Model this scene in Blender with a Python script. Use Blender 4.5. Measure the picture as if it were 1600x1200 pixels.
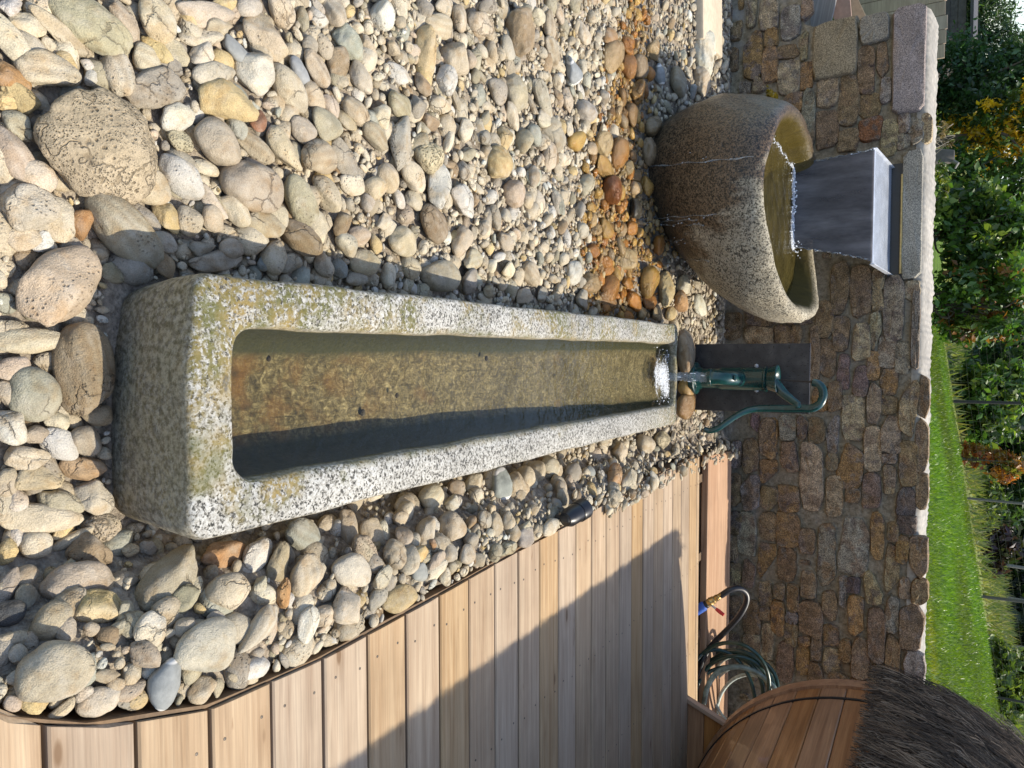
import bpy, bmesh, math, random
import numpy as np
from mathutils import Vector, Matrix

for o in list(bpy.data.objects):
    bpy.data.objects.remove(o)
SC = bpy.context.scene
COL = SC.collection
rnd = random.Random(7)
R_ = np.random.RandomState(11)

# ------------------------------------------------------------------ camera
F = 1156.0
PITCH, ROLL = math.radians(29.85), math.radians(1.2)
CAM = np.array([0, 0, 1.5])
FW = np.array([0, math.cos(PITCH), -math.sin(PITCH)])
_r0 = np.array([1.0, 0, 0]); _u0 = np.cross(_r0, FW)
RT = _r0 * math.cos(ROLL) + _u0 * math.sin(ROLL)
UP = _u0 * math.cos(ROLL) - _r0 * math.sin(ROLL)
cd = bpy.data.cameras.new('camera'); cam = bpy.data.objects.new('camera', cd); COL.objects.link(cam)
cd.sensor_fit = 'HORIZONTAL'; cd.sensor_width = 36; cd.lens = 36 * F / 1600
cd.clip_start = .05; cd.clip_end = 1000
M = Matrix.Identity(4)
for i in range(3):
    M[i][0], M[i][1], M[i][2], M[i][3] = UP[i], -RT[i], -FW[i], CAM[i]   # phone held on its side
cam.matrix_world = M
SC.camera = cam

# ------------------------------------------------------------------ light
SUN = Vector((.53, .24, 1)).normalized()
elev = math.asin(SUN.z)
az = math.atan2(SUN.x, SUN.y)
W = bpy.data.worlds.new('World'); SC.world = W; W.use_nodes = True
nt = W.node_tree; nt.nodes.clear()
sk = nt.nodes.new('ShaderNodeTexSky'); sk.sky_type = 'NISHITA'; sk.sun_disc = False
sk.sun_elevation = elev; sk.sun_rotation = az; sk.air_density = 1.0; sk.dust_density = 1.2; sk.ozone_density = .8
bg = nt.nodes.new('ShaderNodeBackground'); bg.inputs[1].default_value = .15
wo = nt.nodes.new('ShaderNodeOutputWorld')
nt.links.new(sk.outputs[0], bg.inputs[0]); nt.links.new(bg.outputs[0], wo.inputs[0])
sl = bpy.data.lights.new('sun', 'SUN'); sl.energy = 3.3; sl.angle = math.radians(.55); sl.color = (1, .92, .78)
so = bpy.data.objects.new('sun', sl); COL.objects.link(so)
so.rotation_euler = SUN.to_track_quat('Z', 'Y').to_euler()
SC.view_settings.view_transform = 'Standard'; SC.view_settings.look = 'None'
SC.view_settings.exposure = .84; SC.view_settings.gamma = 1; SC.view_settings.use_curve_mapping = False

# ------------------------------------------------------------------ helpers
def ray(px, py):
    return FW + UP * (px - 800) / F + RT * (py - 600) / F
def at_z(px, py, z):
    d = ray(px, py); return CAM + d * ((z - CAM[2]) / d[2])
def at_y(px, py, y):
    d = ray(px, py); return CAM + d * (y / d[1])
def sstep(a, b, x):
    t = np.clip((np.asarray(x, float) - a) / (b - a), 0, 1); return t * t * (3 - 2 * t)

def tag(o, label=None, cat=None, group=None, kind=None):
    if label: o['label'] = label
    if cat: o['category'] = cat
    if group: o['group'] = group
    if kind: o['kind'] = kind
    return o
def empty(name, loc, rz=0, label=None, cat=None, group=None):
    o = bpy.data.objects.new(name, None); COL.objects.link(o); o.location = loc; o.rotation_euler = (0, 0, rz)
    o.empty_display_size = .1
    return tag(o, label, cat, group)
def mesh(name, V, Fc, mat, parent=None, smooth=True, tint=None, wet=None):
    """V (n,3), Fc list of faces or (m,3) int array; one mesh object"""
    me = bpy.data.meshes.new(name)
    V = np.asarray(V, np.float32)
    if isinstance(Fc, np.ndarray):
        k = Fc.shape[1]
        me.vertices.add(len(V)); me.vertices.foreach_set('co', V.ravel())
        me.loops.add(Fc.size); me.loops.foreach_set('vertex_index', Fc.ravel().astype(np.int32))
        me.polygons.add(len(Fc)); me.polygons.foreach_set('loop_start', np.arange(0, Fc.size, k, dtype=np.int32))
        me.update(calc_edges=True)
    else:
        me.from_pydata([tuple(map(float, v)) for v in V], [], Fc); me.update()
    if smooth:
        me.polygons.foreach_set('use_smooth', np.ones(len(me.polygons), bool))
    if tint is not None:
        t = np.asarray(tint, np.float32)
        if t.ndim == 1: t = np.tile(t, (len(V), 1))
        a = me.attributes.new('tint', 'FLOAT_COLOR', 'POINT')
        a.data.foreach_set('color', np.hstack([t, np.ones((len(t), 1), np.float32)]).ravel())
    if wet is not None:
        w = np.asarray(wet, np.float32)
        if w.ndim == 0: w = np.full(len(V), float(w), np.float32)
        a = me.attributes.new('wet', 'FLOAT', 'POINT'); a.data.foreach_set('value', w)
    me.materials.append(mat)
    o = bpy.data.objects.new(name, me); COL.objects.link(o)
    if parent is not None: o.parent = parent
    return o
class MB:
    def __init__(s): s.v = []; s.f = []; s.t = []
    def add(s, V, Fc, tint=None):
        n = len(s.v); s.v += [tuple(map(float, p)) for p in V]; s.f += [tuple(i + n for i in f) for f in Fc]
        s.t += [tint if tint is not None else (1, 1, 1)] * len(V)
        return s
    def box(s, c, d, rot=None, bev=0, tint=None):
        hx, hy, hz = [q / 2 for q in d]
        P = [Vector((x * hx, y * hy, z * hz)) for x in (-1, 1) for y in (-1, 1) for z in (-1, 1)]
        Fc = [(0, 1, 3, 2), (4, 6, 7, 5), (0, 4, 5, 1), (2, 3, 7, 6), (0, 2, 6, 4), (1, 5, 7, 3)]
        if bev:
            bm = bmesh.new(); vs = [bm.verts.new(p) for p in P]
            for f in Fc: bm.faces.new([vs[i] for i in f])
            bmesh.ops.bevel(bm, geom=bm.edges[:] + bm.verts[:], offset=bev, segments=2, affect='EDGES', profile=.5)
            bm.verts.index_update()
            P = [v.co.copy() for v in bm.verts]; Fc = [[v.index for v in f.verts] for f in bm.faces]; bm.free()
        if rot is not None: P = [rot @ p for p in P]
        return s.add([p + Vector(c) for p in P], Fc, tint)
    def tube(s, pts, r, n=10, caps=True, flat=1.0, tint=None):
        """swept tube through pts; r number or list; flat squeezes the second axis"""
        pts = [Vector(p) for p in pts]; m = len(pts)
        rr = r if hasattr(r, '__len__') else [r] * m
        V = []; Fc = []; up = None
        for i, p in enumerate(pts):
            t = (pts[min(i + 1, m - 1)] - pts[max(i - 1, 0)]).normalized()
            if up is None:
                up = Vector((0, 1, 0)) if abs(t.y) < .9 else Vector((1, 0, 0))
            a = (up - t * up.dot(t)).normalized(); b = t.cross(a); up = a
            for k in range(n):
                q = 2 * math.pi * k / n
                V.append(p + a * math.cos(q) * rr[i] * flat + b * math.sin(q) * rr[i])
        for i in range(m - 1):
            for k in range(n):
                k2 = (k + 1) % n
                Fc.append((i * n + k, i * n + k2, (i + 1) * n + k2, (i + 1) * n + k))
        if caps:
            Fc.append(tuple(range(n))[::-1]); Fc.append(tuple((m - 1) * n + k for k in range(n)))
        return s.add(V, Fc, tint)
    def lathe(s, prof, c, n=24, axis='z', rot=None, tint=None):
        V = []; Fc = []; m = len(prof)
        for (r, z) in prof:
            for k in range(n):
                q = 2 * math.pi * k / n
                p = Vector((r * math.cos(q), r * math.sin(q), z))
                if rot is not None: p = rot @ p
                V.append(p + Vector(c))
        for i in range(m - 1):
            for k in range(n):
                k2 = (k + 1) % n
                Fc.append((i * n + k, i * n + k2, (i + 1) * n + k2, (i + 1) * n + k))
        Fc.append(tuple(range(n))[::-1]); Fc.append(tuple((m - 1) * n + k for k in range(n)))
        return s.add(V, Fc, tint)
    def build(s, name, mat, parent=None, smooth=True, tint=False):
        o = mesh(name, s.v, s.f, mat, parent, smooth, tint=np.array(s.t) if tint else None)
        if smooth: o.data.set_sharp_from_angle(angle=math.radians(38))
        return o
def spline(P, n=8):
    """Catmull-Rom through the points"""
    P = [Vector(p) for p in P]; out = []
    Q = [P[0] * 2 - P[1]] + P + [P[-1] * 2 - P[-2]]
    for i in range(len(P) - 1):
        a, b, c, d = Q[i:i + 4]
        for k in range(n):
            t = k / n
            out.append(.5 * ((2 * b) + (c - a) * t + (2 * a - 5 * b + 4 * c - d) * t * t + (3 * b - a - 3 * c + d) * t ** 3))
    return out + [P[-1]]
def wob(V, scale, seed, n=7):
    """cheap smooth 3D noise, about -1..1"""
    r = np.random.RandomState(seed); V = np.asarray(V, float); s = np.zeros(len(V))
    for i in range(n):
        k = r.normal(size=3) * scale * r.uniform(.6, 1.7); s += np.sin(V @ k + r.uniform(0, 6.28))
    return s / n * 1.4
def ico(level):
    bm = bmesh.new(); bmesh.ops.create_icosphere(bm, subdivisions=level, radius=1)
    V = np.array([v.co for v in bm.verts]); Fc = np.array([[v.index for v in f.verts] for f in bm.faces]); bm.free()
    return V, Fc
ICO = {k: ico(k) for k in (2, 3, 4, 5)}

# ------------------------------------------------------------------ materials
class NT:
    def __init__(s, name):
        s.m = bpy.data.materials.new(name); s.m.use_nodes = True; s.t = s.m.node_tree; s.t.nodes.clear()
        s.out = s.n('ShaderNodeOutputMaterial')
    def n(s, typ, **kw):
        x = s.t.nodes.new(typ)
        for k, v in kw.items(): setattr(x, k, v)
        return x
    def set(s, sock, v):
        if v is None: return
        if isinstance(v, bpy.types.NodeSocket): s.t.links.new(v, sock)
        elif isinstance(v, (tuple, list)) and sock.type == 'RGBA' and len(v) == 3: sock.default_value = (*v, 1)
        else: sock.default_value = v
    def pos(s, kind='Object', scale=None, loc=None):
        o = s.n('ShaderNodeTexCoord').outputs[kind]
        if scale is not None or loc is not None:
            mp = s.n('ShaderNodeMapping'); s.t.links.new(o, mp.inputs[0])
            if scale is not None: mp.inputs['Scale'].default_value = scale
            s.set(mp.inputs['Location'], loc)
            o = mp.outputs[0]
        return o
    def posr(s, scale=None):
        r = s.n('ShaderNodeObjectInfo').outputs['Random']; cb = s.n('ShaderNodeCombineXYZ')
        for i, k in enumerate((37, 91, 53)): s.set(cb.inputs[i], s.math('MULTIPLY', r, k))
        ad = s.n('ShaderNodeVectorMath', operation='ADD'); s.set(ad.inputs[0], s.pos(scale=scale)); s.set(ad.inputs[1], cb.outputs[0]); return ad.outputs[0]
    def rand(s, k):
        r = s.n('ShaderNodeObjectInfo').outputs['Random']; return s.math('FRACT', s.math('MULTIPLY', r, k))
    def noise(s, vec, scale, detail=4, rough=.55, dist=0, col=False):
        x = s.n('ShaderNodeTexNoise'); s.set(x.inputs['Vector'], vec); x.inputs['Scale'].default_value = scale
        x.inputs['Detail'].default_value = detail; x.inputs['Roughness'].default_value = rough; x.inputs['Distortion'].default_value = dist
        return x.outputs['Color' if col else 'Fac']
    def voro(s, vec, scale, out='Distance', feature='F1', rand=1):
        x = s.n('ShaderNodeTexVoronoi', feature=feature); s.set(x.inputs['Vector'], vec); x.inputs['Scale'].default_value = scale
        x.inputs['Randomness'].default_value = rand
        return x.outputs[out]
    def ramp(s, fac, stops, interp='LINEAR'):
        x = s.n('ShaderNodeValToRGB'); s.set(x.inputs[0], fac); e = x.color_ramp.elements; x.color_ramp.interpolation = interp
        while len(e) < len(stops): e.new(.5)
        for el, (p, c) in zip(e, stops):
            el.position = p; el.color = (*c, 1) if hasattr(c, '__len__') else (c, c, c, 1)
        return x.outputs[0]
    def mix(s, fac, a, b, mode='MIX'):
        x = s.n('ShaderNodeMix', data_type='RGBA', blend_type=mode)
        s.set(x.inputs[0], fac); s.set(x.inputs[6], a); s.set(x.inputs[7], b); return x.outputs[2]
    def math(s, op, a, b=None, c=None, clamp=False):
        x = s.n('ShaderNodeMath', operation=op, use_clamp=clamp); s.set(x.inputs[0], a); s.set(x.inputs[1], b); s.set(x.inputs[2], c); return x.outputs[0]
    def mr(s, v, a, b, c=0, d=1):
        x = s.n('ShaderNodeMapRange'); s.set(x.inputs[0], v)
        for i, q in enumerate((a, b, c, d)): x.inputs[i + 1].default_value = q
        return x.outputs[0]
    def attr(s, name, out='Color'):
        return s.n('ShaderNodeAttribute', attribute_name=name).outputs[out]
    def xyz(s, v):
        x = s.n('ShaderNodeSeparateXYZ'); s.set(x.inputs[0], v); return x.outputs
    def bump(s, h, strength=.3, dist=.01, normal=None):
        x = s.n('ShaderNodeBump'); s.set(x.inputs['Height'], h); x.inputs['Strength'].default_value = strength
        x.inputs['Distance'].default_value = dist; s.set(x.inputs['Normal'], normal); return x.outputs[0]
    def bsdf(s, col, rough=.8, normal=None, metal=0, spec=.5, coat=0, link=True):
        b = s.n('ShaderNodeBsdfPrincipled'); s.set(b.inputs['Base Color'], col); s.set(b.inputs['Roughness'], rough)
        s.set(b.inputs['Metallic'], metal); s.set(b.inputs['Specular IOR Level'], spec); s.set(b.inputs['Normal'], normal)
        s.set(b.inputs['Coat Weight'], coat)
        if link: s.t.links.new(b.outputs[0], s.out.inputs[0])
        return b.outputs[0]
    def surf(s, x): s.t.links.new(x, s.out.inputs[0])

def m_stone():
    n = NT('river_stone'); p = n.posr()
    c = n.attr('tint'); w = n.attr('wet', 'Fac')
    big = n.noise(p, 11, 4, .6); med = n.noise(p, 55, 6, .65); fine = n.noise(p, 380, 2, .6)
    c = n.mix(1, c, n.ramp(big, [(.3, .72), (.5, .98), (.7, 1.16)]), 'MULTIPLY')
    c = n.mix(n.mr(n.noise(p, 19, 3), .54, .66, 0, .45), c, n.mix(1, c, (.80, .62, .40), 'MULTIPLY'))
    c = n.mix(n.mr(med, .52, .72, 0, .35), c, n.mix(1, c, (.72, .62, .46), 'MULTIPLY'))
    c = n.mix(1, c, n.ramp(fine, [(.3, .74), (.55, 1.0), (.75, 1.16)]), 'MULTIPLY')
    dust = n.mr(n.noise(p, 26, 4, .6), .5, .72, 0, .5)
    c = n.mix(n.math('MULTIPLY', dust, n.math('SUBTRACT', 1, w)), c, n.mix(.6, c, (.56, .52, .44)))
    # some are cracked, some pitted, some banded
    wp_ = n.n('ShaderNodeVectorMath', operation='ADD'); n.set(wp_.inputs[0], p); sc_ = n.n('ShaderNodeVectorMath', operation='SCALE'); n.set(sc_.inputs[0], n.noise(p, 16, 4, .6, 0, True)); sc_.inputs['Scale'].default_value = .07; n.set(wp_.inputs[1], sc_.outputs[0])
    cr = n.math('MULTIPLY', n.math('MULTIPLY', n.mr(n.voro(wp_.outputs[0], 13, 'Distance', 'DISTANCE_TO_EDGE'), .035, .0, 0, 1), n.mr(n.noise(p, 8, 2), .48, .58)), n.math('GREATER_THAN', n.rand(7.31), .45))
    pit = n.math('MULTIPLY', n.mr(n.voro(p, 105), .34, .12), n.mr(n.noise(p, 15, 3), .50, .62)); pit = n.math('MULTIPLY', pit, n.math('GREATER_THAN', n.rand(13.7), .55))
    wv = n.n('ShaderNodeTexWave', wave_type='BANDS', bands_direction='Y'); n.set(wv.inputs[0], p); wv.inputs['Scale'].default_value = 14; wv.inputs['Distortion'].default_value = 4; wv.inputs['Detail'].default_value = 3
    bd = n.math('MULTIPLY', wv.outputs['Fac'], n.math('GREATER_THAN', n.rand(29.3), .72))
    c = n.mix(n.math('MULTIPLY', bd, .35), c, n.mix(1, c, (.70, .58, .44), 'MULTIPLY'))
    c = n.mix(n.math('MULTIPLY', cr, .6), c, n.mix(1, c, (.30, .25, .2), 'MULTIPLY'))
    c = n.mix(n.math('MULTIPLY', pit, .6), c, n.mix(1, c, (.38, .32, .26), 'MULTIPLY'))
    h = n.math('ADD', med, n.math('MULTIPLY', fine, .4)); h = n.math('SUBTRACT', h, n.math('MULTIPLY', n.math('ADD', cr, pit), .7))
    h = n.math('ADD', h, n.math('MULTIPLY', big, 1.2))
    n.bsdf(c, n.mr(w, 0, 1, .88, .16), n.bump(h, .75, .008), spec=.4)
    return n.m
def m_porous():
    n = NT('porous_sandstone'); p = n.posr()
    c = n.attr('tint')
    a = n.noise(p, 60, 8, .78); sel = n.mr(n.noise(p, 12, 3), .36, .60)
    h1 = n.math('MULTIPLY', n.mr(n.voro(p, 95), .36, .14), sel); h2 = n.math('MULTIPLY', n.mr(n.voro(p, 210), .40, .18), n.mr(n.noise(p, 20, 2), .40, .55))
    hol = n.math('MAXIMUM', h1, n.math('MULTIPLY', h2, .8)); crk = n.mr(n.math('ABSOLUTE', n.math('SUBTRACT', n.noise(p, 6, 4, .6), .5)), .012, 0, 0, 1)
    hol = n.math('MAXIMUM', hol, n.math('MULTIPLY', crk, .7))
    c = n.mix(1, c, n.ramp(a, [(.32, .55), (.5, .98), (.68, 1.2)]), 'MULTIPLY')
    c = n.mix(n.math('MULTIPLY', hol, .75), c, n.mix(1, c, (.36, .31, .25), 'MULTIPLY'))
    c = n.mix(1, c, n.ramp(n.noise(p, 9, 3), [(.35, .82), (.65, 1.12)]), 'MULTIPLY')
    n.bsdf(c, .95, n.bump(n.math('SUBTRACT', n.math('MULTIPLY', a, 1.3), hol), 1, .010), spec=.2)
    return n.m
def m_vein():
    n = NT('veined_stone'); p = n.pos()
    c = n.attr('tint')
    w = n.n('ShaderNodeTexWave', wave_type='BANDS'); n.set(w.inputs[0], n.pos(scale=(1, 1.7, .6))); w.inputs['Scale'].default_value = 3.2; w.inputs['Distortion'].default_value = 2.2; w.inputs['Detail'].default_value = 3
    v = n.mr(w.outputs['Fac'], .955, .985)
    c = n.mix(1, c, n.ramp(n.noise(p, 45, 6, .65), [(.3, .8), (.7, 1.15)]), 'MULTIPLY')
    c = n.mix(v, c, (.62, .6, .55))
    n.bsdf(c, .82, n.bump(n.noise(p, 80, 5), .4, .004), spec=.4)
    return n.m
def m_granite(trough=True):
    n = NT('trough_granite' if trough else 'basin_granite'); p = n.pos(); x, y, z = n.xyz(p)
    sp = n.noise(p, 60, 4, .8)
    c1 = n.xyz(n.voro(p, 210 if trough else 165, 'Color'))[0]; c2 = n.xyz(n.voro(p, 420, 'Color'))[1]
    g1 = n.math('ADD', n.math('ADD', n.math('MULTIPLY', c1, .62), n.math('MULTIPLY', c2, .30)), n.math('MULTIPLY', n.math('SUBTRACT', sp, .5), .9))
    g = n.ramp(g1, [(.10, (.03, .03, .027)), (.24, (.11, .105, .088)), (.36, (.31, .295, .26)), (.55, (.40, .388, .345)), (.78, (.50, .49, .45))])
    big0 = n.noise(p, 3.2, 4, .6)
    g = n.mix(1, g, n.ramp(big0, [(.35, .80), (.65, 1.10)]), 'MULTIPLY')
    g = n.mix(n.mr(n.voro(p, 42), .22, .14, 0, .8), g, (.05, .048, .043))
    big = n.noise(p, 5.5, 5, .62)
    h = n.math('ADD', sp, n.math('MULTIPLY', n.noise(p, 30, 4), .8))
    if trough:
        # lichen: strongest towards the near left corner, thin along the left rim
        lm = n.math('ADD', big, n.mr(y, 0, .8, .17, -.05)); lm = n.math('ADD', lm, n.mr(x, -.3, .25, .09, -.10))
        fl = n.noise(p, 70, 4, .7)
        m1 = n.math('MULTIPLY', n.mr(lm, .47, .62), n.mr(fl, .42, .54), clamp=True)
        inr = n.math('MULTIPLY', n.mr(n.math('ABSOLUTE', n.math('ADD', x, n.mr(y, 0, 3, 0, .004))), .178, .158, 0, 1), n.mr(n.noise(p, 9, 4, .6), .40, .58)); m1 = n.math('MAXIMUM', m1, n.math('MULTIPLY', inr, .8))
        m1 = n.math('MAXIMUM', m1, n.math('MULTIPLY', n.mr(y, 2.3, 2.95, 0, .75), n.mr(fl, .42, .54)))
        g = n.mix(n.math('MULTIPLY', m1, .9), g, n.mix(n.mr(n.noise(p, 12, 3), .4, .62), (.10, .098, .022), (.23, .165, .045)))
        g = n.mix(n.mr(n.noise(p, 17, 5, .6, .6), .63, .72, 0, .7), g, (.07, .07, .065))
        # the sides: lichen brown, with the shade of the front put into it
        nz = n.xyz(n.n('ShaderNodeNewGeometry').outputs['Normal'])[2]
        side = n.mr(nz, .25, .75, 1, 0)
        g = n.mix(n.math('MULTIPLY', side, .78), g, n.mix(n.mr(n.noise(p, 75, 4, .75), .4, .6), (.12, .095, .055), (.36, .31, .21)))
        # algae below the water line
        f1 = n.noise(p, 34, 7, .72, 1.6); f2 = n.noise(n.pos(scale=(1, .28, 1)), 120, 4, .75, .8)
        al = n.ramp(f1, [(.3, (.03, .024, .013)), (.45, (.10, .078, .040)), (.58, (.22, .18, .105)), (.72, (.44, .38, .24))])
        al = n.mix(n.mr(f2, .35, .65), n.mix(1, al, (.45, .45, .45), 'MULTIPLY'), n.mix(1, al, (1.55, 1.55, 1.5), 'MULTIPLY'))
        al = n.mix(n.mr(n.noise(p, 7, 3), .58, .70, 0, .5), al, (.20, .095, .028))
        al = n.mix(n.mr(y, .5, 1.7, .12, .5), al, n.mix(.55, al, (.185, .17, .13)))
        al = n.mix(n.mr(n.noise(p, 3.4, 5, .65), .46, .66, 0, .6), al, n.mix(1, al, (.40, .40, .33), 'MULTIPLY'))
        al = n.mix(n.mr(n.voro(n.pos(scale=(1, .45, 1)), 9), .10, .05, 0, .8), al, (.03, .025, .016))
        al = n.mix(n.math('MULTIPLY', n.mr(y, .95, .15), n.mr(n.noise(p, 13, 4, .6), .47, .64, 0, .5)), al, n.mix(f1, (.10, .05, .018), (.34, .17, .055)))
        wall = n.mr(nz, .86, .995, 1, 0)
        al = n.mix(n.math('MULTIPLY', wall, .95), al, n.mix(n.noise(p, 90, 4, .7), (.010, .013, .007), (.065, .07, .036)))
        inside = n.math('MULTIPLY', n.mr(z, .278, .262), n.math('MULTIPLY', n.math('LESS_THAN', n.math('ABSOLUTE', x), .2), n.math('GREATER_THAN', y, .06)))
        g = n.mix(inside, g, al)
        rough = .88
    else:
        warm = n.mix(n.noise(p, 8, 3), (.92, .80, .60), (1, .95, .82)); g = n.mix(1, g, warm, 'MULTIPLY')
        # brown water stain and black film, with the left half's shade painted in
        st = n.math('ADD', n.noise(n.pos(scale=(1, 1, .3)), 7, 6, .65), n.mr(x, -.25, .60, .46, -.30))
        st = n.math('ADD', st, n.mr(z, .30, .72, .12, -.22))
        m1 = n.mr(st, .42, .56)
        f = n.math('ADD', n.math('MULTIPLY', c1, .35), n.math('MULTIPLY', sp, .68))
        g = n.mix(n.math('MULTIPLY', m1, .92), g, n.mix(n.mr(f, .40, .66), (.010, .008, .006), n.mix(n.noise(p, 4, 2), (.115, .058, .026), (.17, .125, .075))))
        nzz = n.xyz(n.n('ShaderNodeNewGeometry').outputs['Normal'])
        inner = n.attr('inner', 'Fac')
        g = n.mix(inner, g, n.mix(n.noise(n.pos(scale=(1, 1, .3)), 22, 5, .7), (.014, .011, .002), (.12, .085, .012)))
        rough = n.mr(m1, 0, 1, .85, .3)
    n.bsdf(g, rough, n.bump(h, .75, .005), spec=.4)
    return n.m
def m_wallstone():
    n = NT('wall_stone'); p = n.posr(); c = n.attr('tint')
    a = n.noise(p, 20, 7, .7); f = n.noise(p, 150, 3, .8); b = n.noise(p, 9, 4, .6)
    c = n.mix(n.mr(b, .50, .58, 0, .75), c, n.mix(n.rand(3.7), (.30, .185, .085), (.20, .165, .15)))
    c = n.mix(n.mr(n.noise(p, 12, 5, .6), .57, .63, 0, .7), c, n.mix(n.rand(11.3), (.11, .075, .07), (.26, .225, .18)))
    c = n.mix(1, c, n.ramp(a, [(.3, .45), (.5, .95), (.7, 1.5)]), 'MULTIPLY')
    c = n.mix(1, c, n.ramp(f, [(.38, .4), (.5, .95), (.62, 1.75)]), 'MULTIPLY')
    c = n.mix(n.mr(n.noise(p, 240, 2, .6), .62, .68, 0, .55), c, (.52, .46, .36))
    n.bsdf(c, .9, n.bump(n.math('ADD', n.math('MULTIPLY', a, 1.6), n.math('MULTIPLY', f, .5)), 1, .018), spec=.3)
    return n.m
def m_capgranite():
    n = NT('cap_granite'); p = n.pos(); c = n.attr('tint')
    f = n.noise(p, 150, 3, .8)
    c = n.mix(1, c, n.ramp(f, [(.36, .35), (.5, .95), (.62, 1.55)]), 'MULTIPLY')
    c = n.mix(1, c, n.ramp(n.noise(p, 7, 5), [(.35, .85), (.65, 1.12)]), 'MULTIPLY')
    n.bsdf(c, .9, n.bump(n.math('ADD', f, n.noise(p, 30, 5)), .6, .006), spec=.3)
    return n.m
def m_mortar():
    n = NT('mortar'); p = n.pos()
    a = n.noise(p, 45, 6, .7)
    c = n.ramp(a, [(.3, (.13, .106, .068)), (.5, (.27, .225, .155)), (.72, (.43, .37, .275))])
    c = n.mix(n.mr(n.noise(p, 3.5, 4), .55, .7, 0, .6), c, (.37, .35, .33))
    n.bsdf(c, .95, n.bump(n.math('ADD', a, n.noise(p, 9, 3)), 1, .015), spec=.2)
    return n.m
def m_wood(name, dark, light, scale=1.0, rough=.75, knots=True, coat=0, wet=False):
    n = NT(name); r = n.n('ShaderNodeObjectInfo').outputs['Random']
    off = n.n('ShaderNodeCombineXYZ'); n.set(off.inputs[0], n.math('MULTIPLY', r, 37)); n.set(off.inputs[1], n.math('MULTIPLY', r, 19)); n.set(off.inputs[2], n.math('MULTIPLY', r, 7))
    p0 = n.pos()
    add = n.n('ShaderNodeVectorMath', operation='ADD'); n.set(add.inputs[0], p0); n.set(add.inputs[1], off.outputs[0]); pv = add.outputs[0]
    def sc(v, s3):
        mp = n.n('ShaderNodeMapping'); n.set(mp.inputs[0], v); mp.inputs['Scale'].default_value = s3; return mp.outputs[0]
    g1 = n.noise(sc(pv, (1.1 * scale, 26 * scale, 20 * scale)), 1.6, 6, .62, .5)
    g2 = n.noise(sc(pv, (3 * scale, 150 * scale, 150 * scale)), 1.3, 3, .6)
    blot = n.noise(pv, 2.6 * scale, 4, .6)
    c = n.mix(n.mr(g1, .3, .7), dark, light)
    c = n.mix(1, c, n.ramp(g2, [(.3, .80), (.6, 1.04)]), 'MULTIPLY')
    c = n.mix(1, c, n.ramp(blot, [(.3, .82), (.7, 1.1)]), 'MULTIPLY')
    tone = n.mr(r, 0, 1, .90, 1.06)
    hs = n.n('ShaderNodeHueSaturation'); n.set(hs.inputs['Color'], c); n.set(hs.inputs['Value'], tone)
    n.set(hs.inputs['Saturation'], n.mr(n.math('FRACT', n.math('MULTIPLY', r, 7.3)), 0, 1, .8, 1.2)); c = hs.outputs[0]
    if knots:
        kv = sc(pv, (1.9 * scale, 6.2 * scale, 3)); kd = n.voro(kv, 1.15)
        c = n.mix(n.mr(kd, .07, .045, 0, .8), c, n.mix(1, dark, (.35, .28, .22), 'MULTIPLY'))
        c = n.mix(n.mr(kd, .17, .06, 0, .35), c, n.mix(1, dark, (.62, .55, .46), 'MULTIPLY'))
        grey = n.mr(n.noise(pv, 1.3, 5, .7), .55, .72, 0, .45); c = n.mix(grey, c, n.mix(1, c, (.76, .77, .78), 'MULTIPLY'))
        sc2 = n.mr(n.noise(sc(pv, (3, 22, 3)), 2.2, 3, .6), .70, .75, 0, .5); c = n.mix(sc2, c, n.mix(1, dark, (.5, .38, .28), 'MULTIPLY'))
    n.bsdf(c, rough, n.bump(n.math('ADD', g1, n.math('MULTIPLY', g2, .6)), .25, .003), spec=.35, coat=coat)
    return n.m
def m_simple(name, col, rough=.5, metal=0, var=.15, bump=.1, bscale=60, spec=.5, coat=0):
    n = NT(name); p = n.pos()
    a = n.noise(p, bscale, 5, .6); b = n.noise(p, bscale * .12, 4)
    c = n.mix(1, col, n.ramp(a, [(.3, 1 - var), (.7, 1 + var)]), 'MULTIPLY')
    c = n.mix(1, c, n.ramp(b, [(.3, 1 - var), (.7, 1 + var)]), 'MULTIPLY')
    n.bsdf(c, n.mr(b, .3, .7, rough * .85, min(1, rough * 1.15)), n.bump(a, bump, .004), metal=metal, spec=spec, coat=coat)
    return n.m
def m_darksteel():
    n = NT('dark_wet_steel'); p = n.pos()
    a = n.noise(p, 14, 5, .65); d = n.noise(n.pos(scale=(1, 1, .5)), 150, 2, .6)
    c = n.ramp(a, [(.3, (.022, .021, .023)), (.55, (.045, .043, .045)), (.75, (.085, .08, .078))])
    dr = n.mr(d, .63, .69); c = n.mix(n.math('MULTIPLY', dr, .85), c, (.008, .008, .009))
    n.bsdf(c, n.mr(dr, 0, 1, .42, .12), n.bump(n.math('ADD', a, dr), .15, .003), metal=.35)
    return n.m
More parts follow.
